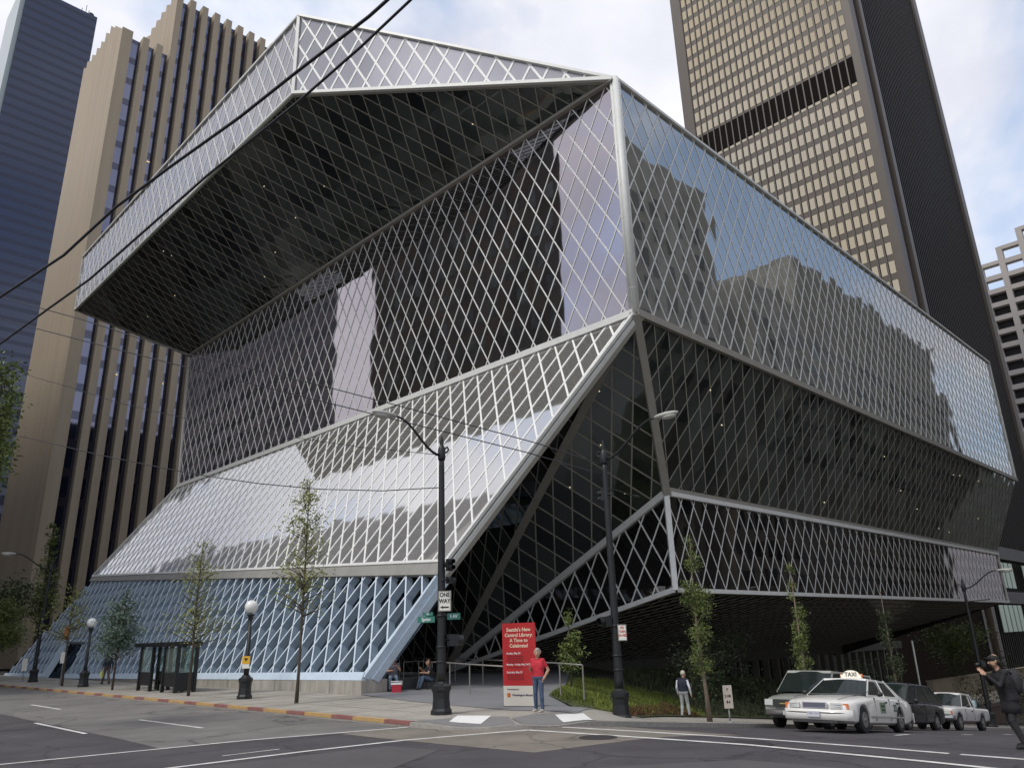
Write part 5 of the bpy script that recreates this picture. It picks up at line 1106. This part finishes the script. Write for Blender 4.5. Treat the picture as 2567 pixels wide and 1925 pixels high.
# ------------------------------------------------------------------ people
def capsule(b, p, q, r1, r2, n=12):
    p = V(p); q = V(q); d = q-p; L = d.length; 
    if L < 1e-6: b.sphere(p, r1, n, 8); return
    t = d/L; pts = []; rr_ = []
    for k in range(4): a = math.pi/2*k/4; pts.append(p-t*r1*math.cos(a)); rr_.append(max(.001, r1*math.sin(a)))
    pts.append(p); rr_.append(r1); pts.append(q); rr_.append(r2)
    for k in range(1, 5): a = math.pi/2*k/4; pts.append(q+t*r2*math.sin(a)); rr_.append(max(.001, r2*math.cos(a)))
    b.tube(pts, rr_, n)
SKIN = mat('skin', (.42, .24, .16), .55); 
def person(label, loc, rz, J, cols, hair, group=None, hh=None, extra=None, scale=1.0, vox=.0085, face=True):
    """J: joints (x forward, y left, z up); cols: materials for top, sleeve, legs, shoe"""
    t = thing('person', label, 'person', loc, rz, group); t.scale = (scale,)*3
    b = MB(); segs = []
    def cap(p, q, r1, r2, tagm): capsule(b, p, q, r1, r2); segs.append((V(p), V(q), r1, r2, tagm))
    g = {k: V(v) for k, v in J.items()}; side = g.get('side', V((0, 1, 0)))
    pel, che, nk, hd = g['pelvis'], g['chest'], g['neck'], g['head']; fw_ = g.get('face', V((1, 0, 0))).normalized(); hl = V((0, 0, 1)).cross(fw_).normalized()
    sh = [g['shL'], g['shR']]
    # torso: stack of wide capsules
    bk_ = cols.get('bulk', 0)
    for k in range(13):
        f = k/12; wd = np.interp(f, [0, .3, .5, .75, 1], [.085, .075, .080, .100, .115]); r_ = np.interp(f, [0, .3, .6, .85, 1], [.115, .114, .118, .118, .104])+bk_
        c = pel.lerp(che, f); sd = side.normalized().lerp((sh[0]-sh[1]).normalized(), max(0, (f-.4)/.6)).normalized()
        cap(c-sd*wd, c+sd*wd, r_, r_, 0 if k > (0 if not bk_ else -1) else 2)
    cap(sh[0], sh[1], .065, .065, 0); cap(che, nk, .08, .055, 0); cap(nk-V((0, 0, .02)), hd-V((0, 0, .05)), .052, .052, 4)
    cap(hd-V((0, 0, .035))+fw_*.01, hd+V((0, 0, .045))-fw_*.01, .082, .092, 4); cap(hd+fw_*.045-V((0, 0, .075)), hd+fw_*.05-V((0, 0, .08)), .045, .04, 4)
    cap(hd+fw_*.09-V((0, 0, .01)), hd+fw_*.112-V((0, 0, .035)), .012, .017, 4)
    for s_ in (-1, 1): cap(hd+hl*s_*.088-V((0, 0, .02)), hd+hl*s_*.094+V((0, 0, .012)), .016, .019, 4)
    sl = cols.get('short', False)
    for s_, k in ((1, 'L'), (-1, 'R')):
        S_, E1, W1 = g['sh'+k], g['el'+k], g['wr'+k]
        mid = S_.lerp(E1, .62)
        cap(S_, mid, .062, .052, 1); cap(mid, E1, .048, .043, 4 if sl else 1); cap(E1, E1.lerp(W1, .4), .044, .042, 4 if sl else 1); cap(E1.lerp(W1, .4), W1, .041, .029, 4 if sl else 1)
        hdv = g.get('ha'+k, (W1-E1)).normalized(); sd = g.get('th'+k, V((1, 0, 0))); sd = (sd-hdv*sd.dot(hdv)).normalized(); nn = hdv.cross(sd)
        cap(W1, W1+hdv*.055, .027, .03, 4); cap(W1+hdv*.03-sd*.02, W1+hdv*.075-sd*.022, .019, .017, 4); cap(W1+hdv*.03+sd*.02, W1+hdv*.075+sd*.022, .019, .017, 4)
        cu = g.get('cu'+k, V((0, 0, 0)))
        for i in range(4):
            o = W1+hdv*.08+sd*(.030-.020*i); l1 = (.045, .05, .046, .036)[i]; m1 = o+hdv*l1*.9+cu*.012; e1 = m1+hdv*l1*.6+cu*.03
            cap(o, m1, .0105, .0098, 4); cap(m1, e1, .0098, .0085, 4)
        cap(W1+hdv*.02+sd*.026, W1+hdv*.055+sd*.052, .013, .0115, 4); cap(W1+hdv*.055+sd*.052, W1+hdv*.085+sd*.055+cu*.01, .0115, .0095, 4)
        H_1, K1, A1 = g['hip'+k], g['kn'+k], g['an'+k]; tv = g.get('to'+k, V((1, 0, 0))).normalized()
        cap(H_1, K1, .092, .066, 2); cap(K1, K1.lerp(A1, .35), .064, .066, 2); cap(K1.lerp(A1, .35), A1+(K1-A1).normalized()*.03, .064, .052, 2)
        cap(A1+V((0, 0, -.02))-tv*.03, A1-V((0, 0, .035))-tv*.035, .042, .042, 3); cap(A1-V((0, 0, .035))-tv*.03, A1-V((0, 0, .045))+tv*.15, .044, .036, 3)
    if extra: extra(cap, g)
    ob = b.build('body', [SKIN]); md = ob.modifiers.new('r', 'REMESH'); md.mode = 'VOXEL'; md.voxel_size = vox; md.use_smooth_shade = True
    ms = ob.modifiers.new('s', 'SMOOTH'); ms.iterations = 5; ms.factor = .5
    me = evalmesh(ob); ob.modifiers.clear(); ob.data = me
    me.materials.clear()
    for m_ in (cols['top'], cols.get('sleeve', cols['top']), cols['legs'], cols['shoe'], cols.get('skin', SKIN)): me.materials.append(m_)
    nF = len(me.polygons); co_ = np.zeros(nF*3); me.polygons.foreach_get('center', co_); co_ = co_.reshape(-1, 3); best = np.full(nF, 1e9); idx = np.zeros(nF, int)
    for (p, q, r1, r2, tg) in segs:
        p_ = np.array(p); d = np.array(q-p); L2 = max(1e-9, d.dot(d)); k = np.clip(((co_-p_)@d)/L2, 0, 1); ds = np.linalg.norm(co_-p_-k[:, None]*d, axis=1)-(r1+(r2-r1)*k)
        mk = ds < best; best[mk] = ds[mk]; idx[mk] = tg
    me.polygons.foreach_set('material_index', idx.astype('i')); me.polygons.foreach_set('use_smooth', [True]*nF); me.update(); ob.parent = t
    if face:
        e = MB()
        for s_ in (-1, 1): e.sphere(hd+fw_*.088+hl*s_*.032+V((0, 0, .008)), .011, 8, 6)
        e.bar(hd+fw_*.094-hl*.022-V((0, 0, .068)), hd+fw_*.094+hl*.022-V((0, 0, .068)), .008, .006, fw_); e.build('eyes_and_mouth', mat('face_dark', (.06, .03, .025), .5), t)
    if hair:
        b = MB(); hair(b, hd, fw_, hl); b.build('hair' if not hh else hh, cols['hair'], t)
    return t
def short_hair(b, hd, f, l):
    for (x, y, z, r_) in ((-.03, 0, .055, .088), (-.05, 0, .01, .085), (.02, 0, .075, .072), (-.035, .045, .03, .065), (-.035, -.045, .03, .065), (-.06, 0, -.03, .06)):
        b.sphere(hd+f*x+l*y+V((0, 0, z)), r_, 12, 8)
def long_hair(b, hd, f, l):
    short_hair(b, hd, f, l)
    for s_ in (-1, 0, 1): b.tube([hd-f*.06+l*s_*.05, hd-f*.09+l*s_*.06-V((0, 0, .14)), hd-f*.10+l*s_*.05-V((0, 0, .30))], [.07, .065, .03], 10)
def cap_hat(b, hd, f, l):
    b.sphere(hd+V((0, 0, .05)), (.105, .105, .08), 14, 8); b.bar(hd+f*.06-l*.07+V((0, 0, .055)), hd+f*.06+l*.07+V((0, 0, .055)), .13, .014, V((0, 0, 1)))
    for (x, y, z, r_) in ((-.06, 0, -.02, .07), (-.04, .05, -.01, .06), (-.04, -.05, -.01, .06)): b.sphere(hd+f*x+l*y+V((0, 0, z)), r_)
def pose(**k):
    J = dict(pelvis=(0, 0, .96), chest=(0, 0, 1.33), neck=(0, 0, 1.48), head=(.02, 0, 1.64), shL=(0, .175, 1.42), shR=(0, -.175, 1.42), elL=(-.02, .26, 1.13), elR=(-.02, -.26, 1.13), wrL=(.05, .27, .88), wrR=(.05, -.27, .88),
             hipL=(0, .09, .93), hipR=(0, -.09, .93), knL=(.02, .10, .50), knR=(.02, -.10, .50), anL=(0, .11, .085), anR=(0, -.11, .085)); J.update(k); return J
M_ = lambda n_, c, r_=.8: mat(n_, c, r_, noise=.22, scale=9, bump=.9, bscale=11)
GREYH = M_('hair_grey', (.34, .31, .27)); JEAN = M_('denim', (.05, .075, .13)); SHOEW = M_('shoe_pale', (.42, .38, .33)); SHOEB = M_('shoe_black', (.015, .015, .015))
# man in red: faces the camera side, one arm bent, one hand at his pocket
zr_ = ZW+.012
person('man in a red T-shirt and jeans standing in front of the red banner', tuple(onZ(1352, 1784, zr_)), rad(195), pose(
    head=(.03, .02, 1.63), face=(1, .35, -.05), elR=(-.06, -.27, 1.14), wrR=(.13, -.20, 1.20), haR=(.6, .5, .5), elL=(-.10, .30, 1.15), wrL=(.03, .22, .93), haL=(.4, -.3, -.8), anL=(.04, .14, .085), anR=(-.03, -.12, .085), knL=(.05, .12, .5)),
    dict(top=M_('tshirt_red', (.46, .02, .035)), legs=JEAN, shoe=SHOEW, short=True, hair=GREYH), short_hair, scale=.94)
p = onZ(264, 1715, ZW)
pw_ = person('man in dark jacket and brown trousers carrying a yellow bag, left of the bus shelter', tuple(p), rad(100), pose(knL=(.14, .09, .53), anL=(.22, .09, .10), knR=(-.04, -.09, .5), anR=(-.22, -.09, .13), elR=(-.08, -.26, 1.14), wrR=(.0, -.3, .9), elL=(-.06, .27, 1.13), wrL=(.02, .31, .88)),
    dict(top=M_('jacket_navy', (.02, .022, .035)), legs=M_('trousers_brown', (.10, .06, .05)), shoe=SHOEB, hair=GREYH), short_hair)
b = MB(); b.idx([(.14*x, .05*y, z) for z in (-.34, 0) for x, y in ((-1, -1), (1, -1), (1, 1), (-1, 1))], [(3, 2, 1, 0), (0, 1, 5, 4), (1, 2, 6, 5), (2, 3, 7, 6), (3, 0, 4, 7), (4, 5, 6, 7)])
b.tube([(-.07, 0, 0), (-.05, 0, .10), (.05, 0, .10), (.07, 0, 0)], .008, 5)
bg = b.build('shopping_bag', mat('bag_yellow', (.62, .60, .20), .6), None, (0, 0, 0)); bg.location = (p.x+.02-.30, p.y-.05, ZW+.74); bg.rotation_euler = (0, 0, .9); tag(bg, 'pale yellow shopping bag in the hand of the man walking by the lattice', 'bag')
zz = zwalk(28)
person('man in dark vest, white sleeves and pale trousers walking away beside the grass bank', (28.0, 18.75, zz), rad(20), pose(head=(.06, -.05, 1.62), face=(.8, -.6, -.5), knL=(.05, .10, .5), anL=(-.02, .12, .085), knR=(.12, -.11, .52), anR=(.12, -.15, .10), elR=(-.05, -.28, 1.12), wrR=(.04, -.30, .87), elL=(-.02, .25, 1.13), wrL=(.08, .24, .9)),
    dict(top=M_('vest_navy', (.012, .015, .03)), sleeve=M_('sleeve_white', (.62, .62, .68)), legs=M_('trousers_pale', (.34, .36, .36)), shoe=SHOEB, hair=M_('hair_pale', (.42, .38, .31))), short_hair)
# photographer at the right edge
zpz = zr(19.2, 5.1)
PB = (19.42, 4.98, zpz)
DKC = M_('coat_black_shaded', (.010, .0095, .012));  # photographer's black clothes, deepened to paint in the shade around him
ph = person('bearded photographer in black with a dark cap, raising a camera at the right edge', PB, rad(128), pose(pelvis=(-.02, 0, .93), chest=(.05, 0, 1.30), neck=(.08, 0, 1.46), head=(.13, 0, 1.62), shL=(.06, .19, 1.41), shR=(.06, -.19, 1.41), elL=(.20, .22, 1.17), wrL=(.36, .08, 1.37), elR=(.16, -.27, 1.18), wrR=(.33, -.11, 1.44),
    haL=(.5, -.3, .6), haR=(.5, .3, .3), cuL=(.2, -.6, .3), cuR=(.2, .6, 0), hipL=(-.02, .10, .92), hipR=(-.02, -.10, .92), knL=(.08, .14, .52), anL=(-.05, .17, .10), knR=(.0, -.14, .50), anR=(-.22, -.16, .10)),
    dict(top=DKC, bulk=.03, legs=M_('trousers_black_shaded', (.018, .017, .018)), shoe=SHOEB, hair=M_('hat_black_shaded', (.014, .013, .012))), cap_hat, hh='hat', scale=1.05)
b = MB(); b.sphere((.20, 0, 1.55), (.035, .05, .045)); b.build('beard', M_('beard_dark', (.03, .02, .015)), ph)
b = MB(); secs = []
for (z_, rx, ry, xo) in ((1.06, .13, .19, .0), (.92, .145, .205, -.01), (.78, .155, .225, -.01), (.66, .17, .24, -.01)):
    secs.append([(xo+rx*math.cos(2*math.pi*k/20)*(1+.05*math.sin(5*k)), ry*math.sin(2*math.pi*k/20), z_) for k in range(20)])
loft(b, secs); b.build('coat', DKC, ph)
def world_of(t, p): return Matrix.Translation(t.location) @ Matrix.Rotation(t.rotation_euler.z, 4, 'Z') @ (V(p)*1.05)
cm = MB(); cm.box((0, 0, 0), (.08, .15, .10)); cm.box((0, 0, .06), (.06, .06, .04)); cm.tube([(.03, 0, -.005), (.14, 0, -.005)], .036, 12)
cmo = cm.build('camera_body', mat('camera_black', (.012, .012, .013), .35)); cmo.location = world_of(ph, (.36, -.0, 1.57)); cmo.rotation_euler = (0, 0, rad(128)); tag(cmo, 'black camera held up to the face of the photographer in black', 'camera')
bp = thing('backpack', 'grey and black backpack on the back of the photographer in black', 'backpack', world_of(ph, (-.17, 0, 1.05)), rad(128))
b = MB(); b.sphere((0, 0, .18), (.15, .19, .27), 16, 12); b.build('bag', M_('pack_black', (.022, .02, .022)), bp); b = MB(); b.sphere((-.09, .0, .10), (.09, .14, .15), 12, 8); b.build('pocket', M_('pack_grey', (.10, .075, .07)), bp)
b = MB()
for s_ in (-1, 1): b.tube([(.06, s_*.11, .36), (.20, s_*.12, .44), (.36, s_*.12, .30), (.30, s_*.13, .06), (.1, s_*.12, -.04)], .018, 6)
b.build('strap', M_('pack_black', (0, 0, 0)), bp)
# two people resting at the corner of the base wall, with a cool box
bx = 20.15
person('man in a grey checked shirt and jeans sitting on the stone bench, elbows raised', (20.05, 27.55, ZW), rad(235), pose(pelvis=(-.02, 0, .56), chest=(.04, 0, .93), neck=(.06, 0, 1.09), head=(.10, 0, 1.24), shL=(.04, .18, 1.03), shR=(.04, -.18, 1.03), elL=(.14, .26, .80), wrL=(.26, .12, .98), elR=(.16, -.25, .78), wrR=(.32, -.10, .80),
    hipL=(0, .10, .54), hipR=(0, -.10, .54), knL=(.42, .13, .52), knR=(.42, -.13, .52), anL=(.44, .14, .085), anR=(.40, -.14, .085)),
    dict(top=M_('shirt_grey', (.11, .10, .12)), legs=M_('jeans_pale', (.17, .22, .30)), shoe=SHOEB, hair=M_('cap_tan', (.25, .2, .15)), short=True), short_hair)
person('woman with long dark hair and black top sitting low beside the red cool box', (21.45, 26.95, ZW), rad(170), pose(pelvis=(-.05, 0, .40), chest=(-.02, 0, .76), neck=(.01, 0, .91), head=(.05, 0, 1.06), shL=(0, .16, .85), shR=(0, -.16, .85), elL=(.14, .20, .64), wrL=(.36, .14, .66), elR=(.16, -.20, .66), wrR=(.34, -.06, .80),
    hipL=(-.03, .10, .38), hipR=(-.03, -.10, .38), knL=(.34, .13, .50), knR=(.34, -.13, .46), anL=(.50, .14, .085), anR=(.46, -.14, .085)),
    dict(top=M_('top_black', (.015, .014, .016)), legs=M_('jeans_blue', (.07, .10, .15)), shoe=SHOEB, hair=M_('hair_dark', (.035, .018, .012)), short=True), long_hair)
bs2 = MB(); bs2.bb(21.25, 21.85, 26.75, 27.2, ZW, ZW+.28); tag(bs2.build('stone_step', mat('dark_stone', (0, 0, 0)), None, (21.5, 27, ZW)), 'low dark step under the seated woman with long hair', 'step')
cp = onZ(994, 1735, ZW); cl = thing('cool_box', 'red cool box with a white lid standing between the two seated people', 'cool box', tuple(cp), rad(-40))
b = MB(); b.idx([(x*k, y*k, z) for z, k in ((0, .9), (.30, 1.0)) for x, y in ((-.2, -.14), (.2, -.14), (.2, .14), (-.2, .14))], [(3, 2, 1, 0), (4, 5, 6, 7), (0, 1, 5, 4), (1, 2, 6, 5), (2, 3, 7, 6), (3, 0, 4, 7)]); b.build('box', mat('cooler_red', (.42, .02, .04), .4), cl)
b = MB(); b.bb(-.21, .21, -.15, .15, .30, .37); b.build('lid', mat('cooler_white', (.7, .68, .66), .4), cl); b = MB(); b.tube([(-.22, 0, .25), (-.23, 0, .42), (.23, 0, .42), (.22, 0, .25)], .012, 6); b.build('handle', mat('cooler_white', (0, 0, 0)), cl)
person('small distant person in a red top by the left end of the lattice base', (15.4, 74.5, ZW), rad(-120), pose(), dict(top=M_('top_red', (.3, .03, .03)), legs=JEAN, shoe=SHOEB, hair=M_('hair_dark', (0, 0, 0))), short_hair, vox=.014)
# ------------------------------------------------------------------ sky, sun
W = bpy.data.worlds.new('World'); scene.world = W; W.use_nodes = True; nt = W.node_tree; N = nt.nodes; Lk = nt.links; N.clear()
SUN_EL, SUN_AZ = rad(54), rad(174)   # azimuth measured from +X towards +Y
out = N.new('ShaderNodeOutputWorld'); bg = N.new('ShaderNodeBackground'); sky = N.new('ShaderNodeTexSky'); sky.sky_type = 'NISHITA'; sky.sun_disc = False; sky.sun_elevation = SUN_EL; sky.sun_rotation = math.pi/2-SUN_AZ
sky.air_density = 1.0; sky.dust_density = 1.5
tc = N.new('ShaderNodeTexCoord'); mp = N.new('ShaderNodeMapping'); mp.inputs['Scale'].default_value = (1.0, 1.0, 1.7); mp.inputs['Location'].default_value = CLOC = (.35, .1, .2)
Lk.new(tc.outputs['Generated'], mp.inputs[0])
n1 = N.new('ShaderNodeTexNoise'); n1.inputs['Scale'].default_value = 2.3; n1.inputs['Detail'].default_value = 9; n1.inputs['Roughness'].default_value = .52; n1.inputs['Distortion'].default_value = .25; Lk.new(mp.outputs[0], n1.inputs['Vector'])
rp = N.new('ShaderNodeValToRGB'); rp.color_ramp.elements[0].position = .38; rp.color_ramp.elements[1].position = .53; Lk.new(n1.outputs['Fac'], rp.inputs[0])
n2 = N.new('ShaderNodeTexNoise'); n2.inputs['Scale'].default_value = 3.5; n2.inputs['Detail'].default_value = 7; Lk.new(mp.outputs[0], n2.inputs['Vector'])
cr = N.new('ShaderNodeValToRGB'); cr.color_ramp.elements[0].position = .3; cr.color_ramp.elements[1].position = .7; cr.color_ramp.elements[0].color = (4.8, 4.95, 5.7, 1); cr.color_ramp.elements[1].color = (7.6, 7.6, 7.9, 1); Lk.new(n2.outputs['Fac'], cr.inputs[0])
mx = N.new('ShaderNodeMix'); mx.data_type = 'RGBA'; Lk.new(rp.outputs[0], mx.inputs['Factor'])
bl = N.new('ShaderNodeMix'); bl.data_type = 'RGBA'; bl.blend_type = 'ADD'; bl.inputs['Factor'].default_value = 1; bl.inputs['B'].default_value = (1.6, 2.0, 2.6, 1); Lk.new(sky.outputs[0], bl.inputs['A'])
Lk.new(bl.outputs['Result'], mx.inputs['A']); Lk.new(cr.outputs[0], mx.inputs['B'])
Lk.new(mx.outputs['Result'], bg.inputs['Color']); bg.inputs['Strength'].default_value = .10; Lk.new(bg.outputs[0], out.inputs['Surface'])
sl = bpy.data.lights.new('sun', 'SUN'); sl.energy = 1.3; sl.angle = rad(14); sl.color = (1, .96, .88); so = bpy.data.objects.new('sun', sl); COL.objects.link(so)
sd = V((math.cos(SUN_EL)*math.cos(SUN_AZ), math.cos(SUN_EL)*math.sin(SUN_AZ), math.sin(SUN_EL))); so.rotation_euler = (-sd).to_track_quat('-Z', 'Y').to_euler()
vs = scene.view_settings; vs.view_transform = 'Standard'; vs.look = 'None'; vs.exposure = .55; vs.gamma = 1; vs.use_curve_mapping = False
scene.cycles.max_bounces = 6; scene.cycles.glossy_bounces = 3; scene.cycles.diffuse_bounces = 3; scene.cycles.use_denoising = True
